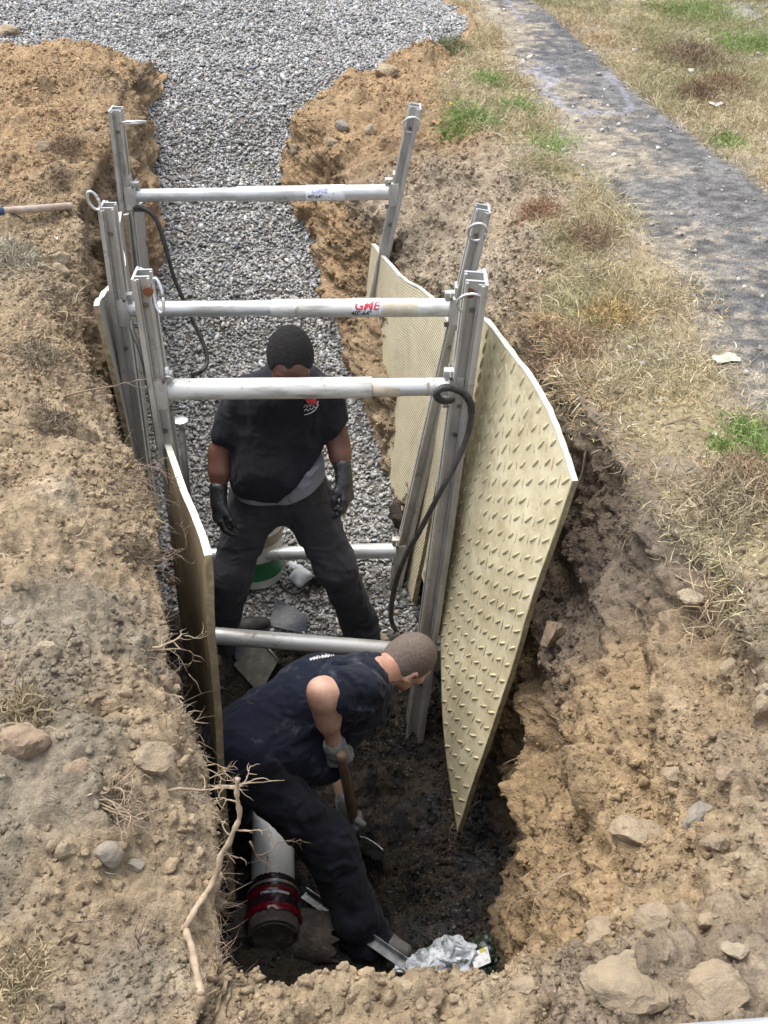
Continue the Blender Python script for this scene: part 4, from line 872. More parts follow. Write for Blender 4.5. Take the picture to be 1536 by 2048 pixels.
# ------------------------------------------------------------------ the standing man
def person1():
    Y0 = .35
    root = thing('person', 'man standing on the gravel with bowed head, black t-shirt with a red and white emblem', 'person', WZ(590, 1290, -1.55))
    hd = WY(581, 719, .14); nk = WY(580, 742, .27)+A3(0, 0, -.02); shR = WY(482, 790, .33); shL = WY(655, 786, .33); chest = WY(566, 830, .31); belly = WY(556, 930, .30); pel = WY(560, 1000, .36)
    elR = WY(440, 905, .29); elL = WY(675, 880, .30); wrR = WY(437, 998, .20); wrL = WY(688, 955, .20)
    hpR = WY(512, 1010, .37); hpL = WY(612, 1003, .37); knR = WY(462, 1148, .26); knL = WY(668, 1128, .30); anR = WY(441, 1282, .36); anL = WY(722, 1262, .40)
    # body: one skin from head to feet
    HP, hc, g, A = head_prims(hd, (.02, -.85, -.52), (0, -.52, .85))
    P = HP+[(cap(nk+A3(0, .03, -.03), hd+A3(0, .05, -.02), .060, .056), .03), (cap(shR, shL, .055), .04), (cap(chest+A3(-.06, .01, .05), belly+A3(-.04, .01, 0), .070, .066), .03), (cap(chest+A3(.06, .01, .05), belly+A3(.04, .01, 0), .070, .066), .03),
         (cap(belly, pel+A3(0, 0, .05), .08, .08), .03), (cap(shR, elR, .055, .043), .03), (cap(elR, wrR, .044, .028), .02), (cap(elR, elR*.6+wrR*.4, .040, .045), .02), (cap(shL, elL, .055, .043), .03), (cap(elL, wrL, .044, .028), .02), (cap(elL, elL*.6+wrL*.4, .040, .045), .02),
         (cap(hpR, knR, .07, .055), .02), (cap(knR, anR, .055, .038), .03), (cap(hpL, knL, .07, .055), .02), (cap(knL, anL, .055, .038), .03), (cap(anR, anR+A3(.0, -.10, -.045), .035, .028), .02), (cap(anL, anL+A3(.04, -.10, -.045), .035, .028), .02)]
    dR = nrmz(wrR-elR)*1+A3(.02, -.05, -.25); dL = nrmz(wrL-elL)+A3(.02, -.06, -.3)
    cR = [(26, 30, 22), (34, 36, 26), (42, 40, 28), (48, 42, 30)]; cL = [(22, 26, 18), (30, 34, 24), (38, 40, 26), (44, 42, 28)]
    hR = hand_prims(wrR, dR, A3(.75, .45, 0), 1, cR, (.75, .45, .3), 0); hL = hand_prims(wrL, dL, A3(-.75, .45, 0), -1, cL, (.75, .45, .3), 0)
    th = [(hR, wrR, dR), (hL, wrL, dL)]
    body = sdf_obj('body', P+[((q[0][0], q[0][1], q[0][2], q[0][3]-.0012, q[0][4]-.0012), q[1]) for h_ in (hR, hL) for q in h_], .0052, M_skinD, root, cut=hc, relax=1)
    face_bits(g, A, body, M_eye, None)
    hair_obj(g, A, M_hairD, body, .008, -.024, .082, -.062, 500, 110, .0016)
    m = MB(); m.tube([g(-.06, .040, -.075), g(-.03, .074, -.098), g(0, .084, -.105), g(.03, .074, -.098), g(.06, .040, -.075)], .012, 8); m.build('beard', M_hairD, body, True)
    for nm, h_, w_, d_ in (('glove', hR, wrR, nrmz(dR)), ('glove', hL, wrL, nrmz(dL))):
        gp = [((q[0][0], q[0][1], q[0][2], q[0][3]+.0022, q[0][4]+.0022), q[1]) for q in h_]+[(cap(w_-d_*.045, w_+d_*.02, .036, .031), .015)]
        sdf_obj('glove', gp, .0030, M_glove, root, field=folds((38, 38, 24), .0016, 77), relax=1)
    # shirt
    def sfield(P, d):
        d = folds((6, 6, 3.0), .014, 21)(P, d); d = folds((15, 15, 7), .006, 23)(P, d)
        hem = hemz+.01+np.maximum(0, P[:, 0]-belly[0]-.0)*1.15-.05*np.minimum(0, P[:, 0]-belly[0]); d = np.maximum(d, hem-P[:, 2]); return d
    hemz = WY(545, 1000, .24)[2]
    sp = [(cap(shR+A3(.02, 0, -.01), nk+A3(0, .03, -.04), .062, .072), .04), (cap(shL+A3(-.02, 0, -.01), nk+A3(0, .03, -.04), .062, .072), .04), (cap(shR, shR*.34+elR*.66+A3(-.004, 0, 0), .056, .055), .016), (cap(shL, shL*.34+elL*.66, .054, .053), .016), (cap(chest+A3(-.075, 0, .05), belly+A3(-.066, 0, -.02), .094, .106), .05), (cap(chest+A3(.075, 0, .05), belly+A3(.066, 0, -.02), .094, .106), .05),
          (cap(belly+A3(-.065, 0, 0), pel+A3(-.080, -.01, -.03), .108, .114), .06), (cap(belly+A3(.065, 0, 0), pel+A3(.065, -.01, -.03), .108, .114), .06), (cap(nk+A3(0, .03, -.05), nk+A3(0, .035, -.035), .085, .078), .05)]
    shirt = sdf_obj('shirt', sp, .0062, M_shirt1, root, k=.04, field=sfield, relax=1, cut=[(cap(nk+A3(0, -.01, .03), nk+A3(0, .02, .13), .072, .085), .012)])
    # undershirt showing below the lifted hem at his left hip
    def ufield(P, d): d = folds((9, 9, 12), .005, 31)(P, d); d = np.maximum(d, hemz-.012+np.maximum(0, P[:, 0]-belly[0]-.03)*.55-P[:, 2]); return np.maximum(d, P[:, 2]-(hemz+.17))
    sdf_obj('undershirt', [(cap(belly+A3(-.06, 0, 0), pel+A3(-.080, -.01, -.05), .114, .112), .06), (cap(belly+A3(.068, 0, 0), pel+A3(.085, -.01, -.04), .118, .120), .06)], .006, M_under, root, k=.04, field=ufield)
    # trousers
    def tfield(P, d):
        d = folds((6.5, 6.5, 4.0), .013, 41)(P, d); d = folds((9, 9, 20), .007, 44)(P, d); d = np.maximum(d, P[:, 2]-(hemz+.035+.3*np.maximum(0, P[:, 0]-belly[0]))); return d
    tp = [(cap(pel+A3(0, 0, .03), pel+A3(0, 0, -.015), .112, .098), .04), (cap(pel+A3(-.075, 0, .07), hpR+A3(0, 0, -.02), .112, .104), .04), (cap(pel+A3(.075, 0, .07), hpL+A3(0, 0, -.02), .112, .104), .04), (cap(hpR, knR, .100, .078), .03), (cap(knR, anR+A3(0, 0, .04), .078, .070), .04), (cap(hpL, knL, .100, .078), .03), (cap(knL, anL+A3(0, 0, .04), .078, .070), .04),
          (cap(anR+A3(0, 0, .06), anR+A3(0, -.01, -.015), .070, .074), .03), (cap(anL+A3(0, 0, .06), anL+A3(.01, -.01, -.015), .070, .076), .03)]
    sdf_obj('trousers', tp, .0066, M_trou1, root, k=.05, field=tfield, relax=1)
    gR, gL = down(anR+A3(0, -.05, .3)), down(anL+A3(.05, 0, .3))
    shoe(A3(anR[0]+.045, anR[1]+.03, max(gR[2]+.085, anR[2]-.05)), (.8, .5), root, M_shoe, M_sole, extra=M_neon)
    shoe(A3(anL[0]+.01, anL[1]-.02, max(gL[2]+.085, anL[2]-.05)), (.5, -.7), root, M_shoe, M_sole)
    # chest emblem: a red flash over white script in a half ring
    def q(px, py): return WY(px, py, .1)
    v = ray(625, 815); v = v/np.linalg.norm(v)
    surf_strokes('emblem_red', shirt, [[q(609+x, 794+y), q(613+x, 801+y), q(618+x, 808+y)] for x, y in ((0, 0), (4, -1), (8, -1), (12, 0), (16, 2))]+[[q(611, 797), q(620, 795), q(628, 798), q(633, 803)], [q(614, 803), q(622, 802), q(632, 806)]], .0042, M_red, v)
    ls = [[q(608, 830), q(613, 829), q(620, 827), q(628, 822), q(634, 815), q(637, 808)], [q(607, 815), q(611, 809), q(614, 815), q(617, 808), q(620, 814), q(623, 807), q(626, 812), q(630, 804), q(634, 808), q(637, 802)], [q(608, 822), q(612, 818), q(616, 822), q(620, 817), q(624, 819), q(628, 813), q(632, 815)]]
    surf_strokes('emblem_white', shirt, ls, .0019, M_white, v)
person1()
# ------------------------------------------------------------------ the stooping man
def person2():
    hipR = WY(500, 1528, -.86); hipL = WY(478, 1510, -.66); pel = (hipR+hipL)/2; knR = WY(655, 1688, -.88); anR = WY(712, 1850, -.95)
    root = thing('person', 'man in a navy t-shirt bending over to dig with a shovel at the trench bottom', 'person', A3(-.2, -.85, -1.9))
    knL = WY(448, 1645, -.50); anL = WY(455, 1735, -.42); anL[2] = -1.74; 
    waist = WY(520, 1470, -.74); chest = WY(640, 1400, -.62); nk = WY(765, 1345, -.50); hd = WY(816, 1322, -.40)
    shR = WY(722, 1380, -.70); shL = WY(712, 1362, -.38); elR = WY(640, 1381, -.83); wrR = WY(669, 1488, -.80); elL = WY(668, 1500, -.42); wrL = WY(690, 1600, -.62)
    f = nrmz((.62, .30, -.74)); u = nrmz((.55, .12, .62))
    HP, hc, g, A = head_prims(hd, f, u)
    gripR = WY(687, 1532, -.80); blade = WY(712, 1668, -.63); sh_d = nrmz(blade-gripR)
    P = HP+[(cap(nk+A3(-.04, 0, -.01), hd-u*.04-f*.02, .066, .058), .03), (cap(shR, shL, .06), .05), (cap(pel, waist, .11, .10), .05), (cap(waist, chest, .105, .115), .05), (cap(chest, (shR+shL)/2, .115, .09), .05),
         (cap(shR, elR, .056, .038), .03), (cap(elR, wrR, .038, .028), .02), (cap(elR*.82+wrR*.18+A3(.008, 0, 0), elR*.45+wrR*.55, .046, .038), .04), (cap(elR+A3(.022, .01, -.02), elR*.5+shR*.5+A3(0, .01, -.03), .040, .050), .05), (cap(shL, elL, .055, .045), .03), (cap(elL, wrL, .045, .030), .02),
         (cap(hipR, knR, .085, .056), .04), (cap(knR, anR, .056, .038), .03), (cap(hipL, knL, .085, .056), .04), (cap(knL, anL, .056, .038), .03), (cap(anR, anR+A3(.1, -.02, -.05), .035, .028), .02), (cap(anL, anL+A3(.1, .02, -.05), .035, .028), .02)]
    c = [(62, 80, 55)]*4
    hR = hand_prims(wrR, gripR-wrR+A3(.0, 0, -.02), A3(.1, .95, -.15), -1, c, (.45, .35, .85), .0005); hL = hand_prims(wrL, A3(.05, -.35, -.9), A3(.9, -.3, .2), 1, [(58, 75, 50)]*4, (.45, .3, .85), .0005)
    body = sdf_obj('body', P+[((q[0][0], q[0][1], q[0][2], q[0][3]-.0012, q[0][4]-.0012), q[1]) for h_ in (hR, hL) for q in h_], .0052, M_skinL, root, cut=hc)
    face_bits(g, A, body, M_eye, None)
    hair_obj(g, A, M_hairB, body, .0022, -.020, .070, -.050, 520, 150, .0009)
    for h_, w_, d_ in ((hR, wrR, nrmz(gripR-wrR)), (hL, wrL, nrmz((.05, -.35, -.9)))):
        gp = [((q[0][0], q[0][1], q[0][2], q[0][3]+.0035, q[0][4]+.0035), q[1]) for q in h_]+[(cap(w_+d_*.005, w_+d_*.04, .036, .034), .015)]
        sdf_obj('glove', gp, .0030, M_glove2, root, field=folds((38, 38, 24), .0018, 87))
    # shirt, hanging away from the chest and rucked at the waist
    dn = A3(0, 0, -1)
    sp = [(cap(pel+A3(-.03, 0, .0), waist, .128, .125), .06), (cap(hipR+A3(-.02, .02, .03), hipL+A3(-.02, 0, .03), .115), .05), (cap(waist, chest, .128, .14), .06), (cap(chest, (shR+shL)/2, .14, .095), .06), (cap(shR+A3(-.01, 0, -.01), shL+A3(-.01, 0, -.01), .072), .05), (cap((shR+shL)/2, nk+A3(-.045, 0, -.02), .09, .074), .04),
          (cap(shR, shR*.34+elR*.66, .072, .066), .04), (cap(shR*.5+elR*.5+A3(.02, .01, -.03), shR*.3+elR*.7+A3(.03, .01, -.03), .058, .054), .03), (cap(shR*.6+elR*.4+A3(.03, .02, -.03), shR*.5+elR*.5+A3(.04, .02, -.07), .06, .055), .04), (cap(shL, shL*.4+elL*.6, .072, .075), .05),
          (cap(WY(560, 1500, -.78), WY(640, 1520, -.72), .085, .07), .07), (cap(WY(640, 1500, -.70), WY(725, 1420, -.60), .085, .075), .07), (cap(WY(478, 1505, -.84), WY(545, 1560, -.86), .055, .045), .06)]
    ax = nrmz(nk-pel)
    e1 = nrmz(elR-shR)
    def sfield(P, d):
        t = (P-pel)@ax; w = vnoise(P, 6, 93)[:, None]*.03; Q = P+w; a = 1-np.abs(vnoise(np.stack([t*1.0, (Q@A3(.3, .5, 1))*1.0, Q[:, 1]], 1), (4, 13, 6), 95))*2
        d = d-.014*np.clip(a, -1, 1); d = folds((15, 15, 15), .006, 97)(P, d)
        d = np.maximum(d, -(t+.115-.25*(P[:, 2]-pel[2])+.12*(P[:, 0]-pel[0])*0))
        return d
    shirt = sdf_obj('shirt', sp, .0062, M_shirt2, root, k=.05, field=sfield, cut=[(cap(nk+A3(.015, 0, .01), nk+A3(.12, .03, .03), .064, .075), .012)])
    tp = [(cap(hipR+A3(-.01, .02, .04), hipL+A3(-.01, 0, .04), .106), .05), (cap(hipR, knR, .094, .084), .04), (cap(knR, anR+A3(0, 0, .05), .088, .078), .05), (cap(anR+A3(0, 0, .06), anR+A3(.035, -.005, -.06), .080, .088), .03), (cap(hipL, knL, .105, .085), .05), (cap(knL, anL, .085, .075), .04)]
    def tfield(P, d): return folds((10, 10, 20), .008, 54)(P, folds((7, 7, 7), .014, 51)(P, d))
    sdf_obj('trousers', tp, .0066, M_trou2, root, k=.05, field=tfield)
    shoe(A3(anR[0]+.02, anR[1], -1.80), (.95, -.25), root, mat('muddy_boot', (.10, .095, .09), .7, nscale=20, c2=(.22, .21, .20)), M_shoe); shoe(A3(anL[0], anL[1], -1.68), (.9, .2), root, M_shoe, M_shoe)
    # white script across the shoulders
    v = ray(655, 1305); v = v/np.linalg.norm(v); q = lambda x, y: WY(x, y, -.9); ls = []
    for i in range(13):
        x = 616+i*6.4; y = 1321-i*1.25; h = 4.2+1.5*((i*7) % 3); ls += [[q(x, y), q(x+1.5, y-h), q(x+4, y-h*.4), q(x+2.6, y+1.5)], [q(x+1, y+1), q(x+5, y-h*.8)]]
    surf_strokes('back_lettering', shirt, ls, .0022, M_white, v)
    # shovel
    root = thing('shovel', 'wooden handled shovel with a worn steel blade, held by the stooping man', 'shovel', blade)
    M_wood = mat('worn_wood', (.30, .22, .15), .6, nscale=14, c2=(.16, .115, .08), bump=.3, stretch=(1, 1, .3))
    top = gripR-sh_d*.10+A3(.0, -.012, .005); P_ = [top-sh_d*.012, top-sh_d*.008, top+sh_d*.012, top+sh_d*.05, blade]
    m = MB(); m.tube(P_, [.008, .017, .0205, .0185, .019], 16); m.build('handle', M_wood, root, True)
    m = MB(); m.tube([blade-sh_d*.16, blade-sh_d*.02, blade+sh_d*.03], [.0205, .023, .016], 14); m.build('socket', M_post, root, True)
    e = nrmz(np.cross(sh_d, A3(-.25, -.8, .55))); nn = np.cross(e, sh_d); V = []; nu, nv = 15, 17
    for j in range(nv):
        t = j/(nv-1); hw = .108*(1-.10*t) if t < .55 else .0972*math.sqrt(max(0.0, 1-((t-.55)/.46)**2)); hw = max(hw, .004)
        for i in range(nu):
            s_ = i/(nu-1)*2-1; V.append(blade+sh_d*(.0+.30*t)+e*s_*hw*1.12+nn*(.030*(s_*s_)*(1-.4*t)-.02*math.sin(math.pi*t)+.010*math.exp(-(s_*5)**2)*(1-t)))
    V = np.array(V); V2 = V-nn*.003; F = [(j*nu+i, j*nu+i+1, (j+1)*nu+i+1, (j+1)*nu+i) for j in range(nv-1) for i in range(nu-1)]; o_ = len(V)
    F2 = [(a+o_, d_+o_, c_+o_, b_+o_) for a, b_, c_, d_ in F]; rim = [i for i in range(nu)]+[j*nu+nu-1 for j in range(1, nv)]+[(nv-1)*nu+i for i in range(nu-2, -1, -1)]+[j*nu for j in range(nv-2, 0, -1)]
    F3 = [(rim[i], rim[i]+o_, rim[(i+1) % len(rim)]+o_, rim[(i+1) % len(rim)]) for i in range(len(rim))]
    m = MB(); m.add(np.concatenate([V, V2]), F+F2+F3); m.build('blade', mat('worn_blade_steel', (.72, .74, .76), .36, .2, nscale=18, c2=(.30, .29, .28), thr=(.35, .55), bump=.3), root, auto=50)
person2()
# ================================================================== PIPE, TOOLS, LITTER, STONES, ROOTS
M_pvc = mat('white_pipe', (.84, .87, .88), .3, nscale=9, c2=(.30, .30, .29), bump=.15, bscale=60, thr=(.24, .37), spec=.6)
M_clay = mat('muddy_clay_pipe', (.08, .07, .062), .8, nscale=18, c2=(.19, .16, .13), bump=1.0, bscale=45, bdist=.012, thr=(.3, .55))
M_primer = mat('dark_red_sealant', (.20, .008, .018), .16, nscale=30, c2=(.10, .004, .012), bump=.4, spec=.7)
M_rubber = mat('glossy_black_rubber', (.016, .015, .018), .12, nscale=18, c2=(.06, .02, .03), bump=.25, bscale=40, spec=.7)
M_label = mat('printed_label', (.62, .68, .76), .25, nscale=45, c2=(.04, .04, .06), bump=0, thr=(.34, .42), det=3)
pa, pb = A3(-.468, -.28, -1.70), A3(-.420, -.865, -1.715); pd = nrmz(pb-pa)
root = thing('sewer_pipe', 'white plastic pipe coming out from behind the stooping man, streaked with mud', 'pipe', pb)
m = MB(); m.tube([pa, pa*.5+pb*.5, pb], .084, 40); m.build('pipe_barrel', M_pvc, root, auto=50)
root = thing('pipe_coupling', 'black rubber coupling smeared with dark red sealant, joining the white pipe to the old pipe', 'pipe coupling', pb)
c0 = pb-pd*.045; m = MB(); rr = [.088, .096, .098, .098, .097, .098, .104, .104, .098]; tt = [0, .006, .03, .06, .075, .09, .10, .155, .16]
m.tube([c0+pd*x for x in tt], rr, 48); m.build('sleeve', M_rubber, root, auto=50)
def jag_ring(s0, w, r, name, mt, amp=.006, th=.005, n=90):
    fr = np.cross(pd, [0, 0, 1]); fr /= np.linalg.norm(fr); up_ = np.cross(fr, pd); V = []
    for i in range(n):
        a = 2*math.pi*i/n; j1, j2 = amp*(rng.random()), amp*(rng.random()); dr = th*(.8+.4*rng.random()); u = fr*math.cos(a)+up_*math.sin(a)
        V += [c0+pd*(s0-j1)+u*r, c0+pd*(s0+w*.3)+u*(r+dr), c0+pd*(s0+w*.7)+u*(r+dr), c0+pd*(s0+w+j2)+u*r]
    F = [(4*i+k, 4*((i+1) % n)+k, 4*((i+1) % n)+k+1, 4*i+k+1) for i in range(n) for k in range(3)]
    m = MB(); m.add(V, F); return m.build(name, mt, root, True)
jag_ring(.001, .012, .090, 'red_sealant', M_primer); jag_ring(.060, .022, .0975, 'red_sealant', M_primer, .008, .007); jag_ring(.140, .022, .103, 'red_sealant', M_primer, .01, .006)
jag_ring(.030, .018, .0965, 'clamp_band', M_alu2, .0003, .003)
fr = np.cross(pd, [0, 0, 1]); fr /= np.linalg.norm(fr); up_ = np.cross(fr, pd); V = []
for i in range(13):
    a = R(66)+R(62)*i/12; u = fr*math.cos(a)+up_*math.sin(a)
    for s_ in (.088, .128): V.append(c0+pd*s_+u*(.1035 if s_ > .1 else .1035))
m = MB(); m.add(V, [(2*i, 2*i+1, 2*i+3, 2*i+2) for i in range(12)]); m.build('label', M_label, root, True)
root = thing('old_pipe', 'old dark brown pipe end caked in mud, below the coupling', 'pipe', pb+pd*.15)
m = MB(); e0 = c0+pd*.155; m.tube([e0, e0+pd*.015, e0+pd*.03, e0+pd*.055, e0+pd*.06, e0+pd*.015], [.094, .096, .094, .093, .078, .076], 40, cap=False); m.build('pipe_barrel', M_clay, root, auto=50)
# broken shell of pipe and steel bar in front of it
def shell(name, label, cat, c, ax, upv, r, L, a0, a1, th, mt, group=None):
    ax = nrmz(ax); upv = nrmz(upv-ax*np.dot(upv, ax)); s = np.cross(ax, upv); V = []; n, k = 18, 16
    for q in (0, 1):
        for j in range(k):
            for i in range(n):
                a = R(a0+(a1-a0)*i/(n-1)); x = (j/(k-1)-.5)*L*(1+.10*math.sin(i*1.7)*(abs(j-k/2)/k)*2)+.008*math.sin(i*2.3+j); rr_ = r-q*th+.0015*math.sin(j*1.3+i)
                V.append(c+ax*x+(upv*math.cos(a)+s*math.sin(a))*rr_-upv*r)
    o = n*k; F = [(j*n+i, j*n+i+1, (j+1)*n+i+1, (j+1)*n+i) for j in range(k-1) for i in range(n-1)]; F += [(a+o, d+o, c_+o, b+o) for a, b, c_, d in F[:]]
    rim = [i for i in range(n)]+[j*n+n-1 for j in range(1, k)]+[(k-1)*n+i for i in range(n-2, -1, -1)]+[j*n for j in range(k-2, 0, -1)]; m_ = len(rim)
    F += [(rim[i], rim[i]+o, rim[(i+1) % m_]+o, rim[(i+1) % m_]) for i in range(m_)]
    m = MB(); m.add(V, F); return tag(m.build(name, mt, None, auto=45), label, cat, group)
shell('pipe_shard', 'curved dark shard of broken pipe lying in front of the old pipe', 'pipe shard', WZ(562, 1872, -1.76), (1, -.12, -.02), (.05, -.75, .65), .12, .40, -55, 50, .014, M_clay)
a, b = WZ(608, 1790, -1.79), WZ(832, 1948, -1.76); d = nrmz(b-a); s = nrmz(np.cross(d, [0, 0, 1])); u_ = np.cross(s, d)
m = MB(); m.extrude([(-.018, 0), (.018, 0), (.018, .004), (-.014, .004), (-.014, .030), (-.018, .030)], a, b, s, u_); tag(m.build('steel_angle_bar', mat('scuffed_steel', (.34, .36, .38), .4, .6, nscale=20, c2=(.10, .10, .10), bump=.3), None), 'long scuffed steel angle bar slanting across the trench floor past the boot', 'steel bar')
# crumpled bag
bc = WZ(905, 1935, -1.76)
def crumple(P, d):
    w, i = cells(P+.008*vnoise(P, 30, 401)[:, None], 30, 402); w2, i2_ = cells(P, 55, 404); return d+.024*(w-.5)+.010*(w2-.5)+.012*vnoise(P, 13, 403)
M_foil = mat('crumpled_white_foil', (.50, .54, .59), .30, .15, nscale=24, c2=(.14, .18, .13), bump=.6, bscale=40, bdist=.012, thr=(.40, .46), det=8, coat=.4)
M_foilg = mat('dark_green_plastic', (.018, .045, .022), .25, nscale=10, c2=(.03, .03, .025), bump=.5, bscale=30, bdist=.01)
M_yel = mat('yellow_print', (.55, .52, .06), .4, bump=0)
root = thing('plastic_bag', 'crumpled white and dark green plastic bag with a printed label, by the right trench wall', 'bag', bc+A3(0, 0, -.08))
w_ = sdf_obj('bag_body', [ell(bc+A3(-.07, -.02, .01), np.eye(3), (.085, .07, .080)), ell(bc+A3(-.02, .04, .06), np.eye(3), (.06, .05, .05)), ell(bc+A3(.03, .03, .03), np.eye(3), (.075, .06, .075)), cap(bc+A3(-.05, 0, .02), bc+A3(-.02, .05, .08), .035), cap(bc+A3(-.10, 0, -.01), bc+A3(-.17, .03, -.03), .03, .018)], .0045, M_foil, root, k=.03, field=crumple, relax=0); w_.data.polygons.foreach_set('use_smooth', np.zeros(len(w_.data.polygons), bool))
bpy.data.objects.remove(w_); m = MB()
for c_, r_, sd in ((A3(-.09, -.02, .02), (.085, .075, .070), 1), (A3(-.01, .02, .045), (.095, .065, .075), 2), (A3(.055, .0, .01), (.07, .07, .07), 3), (A3(-.16, .02, -.02), (.055, .035, .022), 4)):
    r_ = tuple(q*1.15 for q in r_); bm = bmesh.new(); bmesh.ops.create_icosphere(bm, subdivisions=4, radius=1); V = np.array([v.co[:] for v in bm.verts]); F = [tuple(v.index for v in f.verts) for f in bm.faces]; bm.free()
    for i in range(60):      # hard creases: many shallow planes cut into the ball
        d = rng.normal(size=3); d /= np.linalg.norm(d); x = V@d; V = V-np.maximum(x-(.72+.22*rng.random()), 0)[:, None]*d*1.5
    V = V+V*(.35*np.abs(vnoise(V+sd, 2.6, 600))-.1)[:, None]; m.add(bc+c_+V*np.array(r_), F)
w_ = m.build('bag_body', M_foil, root)
g_ = sdf_obj('bag_end', [ell(bc+A3(.12, .03, .0), np.eye(3), (.075, .08, .085)), ell(bc+A3(.15, .06, .04), np.eye(3), (.05, .05, .06))], .0045, M_foilg, root, k=.03, field=crumple, relax=0)
m = MB(); lc = bc+A3(.098, -.012, .074); ux, uy = nrmz((.8, .3, .12)), nrmz((-.2, .85, .42)); 
m.box(lc, (.066, .055, .003), (ux, uy, np.cross(ux, uy))); lb = m.build('label', M_sticker, g_)
m = MB(); m.box(lc+uy*.022+ux*.012+np.cross(ux, uy)*.002, (.022, .012, .002), (ux, uy, np.cross(ux, uy))); m.box(lc+uy*.022-ux*.02+np.cross(ux, uy)*.002, (.018, .012, .002), (ux, uy, np.cross(ux, uy))); m.build('print', M_yel, lb)
# bucket
bp_, bn = T(512, 1146); root = thing('bucket', 'white plastic bucket with a green band, standing on the gravel behind the legs', 'bucket', bp_)
M_bk = mat('bucket_plastic', (.66, .67, .64), .35, nscale=12, c2=(.50, .49, .45), bump=.1); M_bg = mat('bucket_green', (.015, .19, .07), .35, nscale=12, c2=(.02, .14, .055)); M_br = mat('bucket_dirt', (.24, .195, .15), .7, nscale=22, c2=(.36, .33, .28))
z_ = A3(0, 0, 1); m = MB(); m.tube([bp_+z_*h for h in (-.01, 0, .13, .27, .355, .357, .35, .03)], [.115, .128, .134, .140, .145, .140, .137, .122], 48); bk = m.build('pail', M_bk, root, auto=40)
m = MB(); m.tube([bp_+z_*.045, bp_+z_*.15], [.1315, .1365], 48, cap=False); gb = m.build('green_band', M_bg, bk, auto=60)
m = MB(); V = []
for i in range(5):
    a = R(-104+10*i/4)
    for h in (.03, .152): V.append(bp_+A3(math.cos(a)*(.1345+h*.03), math.sin(a)*(.1345+h*.03), h))
m.add(V, [(2*i, 2*i+2, 2*i+3, 2*i+1) for i in range(4)]); m.build('white_stripe', M_bk, gb, True)
m = MB(); m.tube([bp_+z_*.235, bp_+z_*.30], [.1395, .143], 48, cap=False); m.build('muddy_band', M_br, bk, auto=60)
for h in (.30, .325, .35):
    m = MB(); m.tube([bp_+A3(math.cos(t_)*.145, math.sin(t_)*.145, h) for t_ in np.linspace(0, 6.2832, 40)], .004, 6); m.build('rim', M_bk, bk, True)
# respirator
rp_, _ = T(604, 1166); root = thing('respirator_mask', 'dark rubber respirator with white filter pads lying on the gravel between the legs', 'respirator', rp_)
M_filt = mat('filter_pad', (.62, .66, .70), .6, nscale=18, c2=(.45, .48, .50), bump=.3)
def pad(c, n_, r, rot=0):
    n_ = nrmz(n_); e1 = nrmz(np.cross(n_, A3(math.sin(rot), .3, math.cos(rot)))); e2 = np.cross(n_, e1); A_ = np.array([e1, e2, n_])
    return sdf_obj('filter', [(cap(c+e1*x+e2*y, c+e1*x+e2*y+n_*.002, .020*r/.05), .02) for x, y in ((-.6*r, -.5*r), (.6*r, -.5*r), (-.45*r, .55*r), (.45*r, .55*r), (0, 0), (0, .3*r), (0, -.4*r), (.4*r, 0), (-.4*r, 0))], .0035, M_filt, root, k=.03)
pad(rp_+A3(-.005, -.02, .055), (-.25, -.45, .8), .052, .5); pad(rp_+A3(-.035, .09, .03), (.2, -.2, .9), .036, 0)
sdf_obj('facepiece', [cap(rp_+A3(.02, .01, .02), rp_+A3(.095, .0, .025), .040, .035), cap(rp_+A3(.0, .0, .02), rp_+A3(.03, -.07, .015), .022, .015), ell(rp_+A3(.08, -.01, .045), np.eye(3), (.03, .03, .03))], .005, M_hose, root, k=.02, cut=[(cap(rp_+A3(.04, .0, .06), rp_+A3(.08, .0, .07), .022), .01)])
m = MB(); m.tube(smooth_path([rp_+A3(.03, -.05, .02), rp_+A3(-.03, -.10, .012), rp_+A3(-.09, -.05, .015), rp_+A3(-.11, .02, .02), rp_+A3(-.08, .05, .03), rp_+A3(-.03, .01, .035)]), .005, 6, flat=1.8); m.build('strap', M_hose, root, True)
def sheet(name, label, cat, pts, th, mt, group=None, warp=.006, edge=None):
    """a bent sheet with real thickness through four corner points"""
    P = [np.array(p) for p in pts]; n = 9; V = []; nn = nrmz(np.cross(P[1]-P[0], P[3]-P[0])); nn = nn if nn[2] > 0 else -nn; sd = rng.random()*9
    for q in (0, 1):
        for j in range(n):
            for i in range(n):
                s_, t_ = i/(n-1), j/(n-1); V.append(P[0]*(1-s_)*(1-t_)+P[1]*s_*(1-t_)+P[2]*s_*t_+P[3]*(1-s_)*t_+nn*(warp*math.sin(3.1*s_+sd)*math.cos(2.3*t_+sd)-q*th))
    o = n*n; F = [(j*n+i, j*n+i+1, (j+1)*n+i+1, (j+1)*n+i) for j in range(n-1) for i in range(n-1)]; F += [(a+o, d+o, c_+o, b+o) for a, b, c_, d in F[:]]
    rim = [i for i in range(n)]+[j*n+n-1 for j in range(1, n)]+[(n-1)*n+i for i in range(n-2, -1, -1)]+[j*n for j in range(n-2, 0, -1)]; k = len(rim); F += [(rim[i], rim[i]+o, rim[(i+1) % k]+o, rim[(i+1) % k]) for i in range(k)]
    m = MB(); m.add(V, F); return tag(m.build(name, mt, None, auto=35), label, cat, group)
up = lambda q, h: q+A3(0, 0, h)
M_bp = mat('blue_black_plastic', (.022, .032, .050), .32, nscale=22, c2=(.07, .07, .07), bump=.4, thr=(.35, .55)); M_slab = mat('muddy_concrete', (.20, .19, .165), .8, nscale=22, c2=(.09, .08, .07), bump=.8, bscale=50)
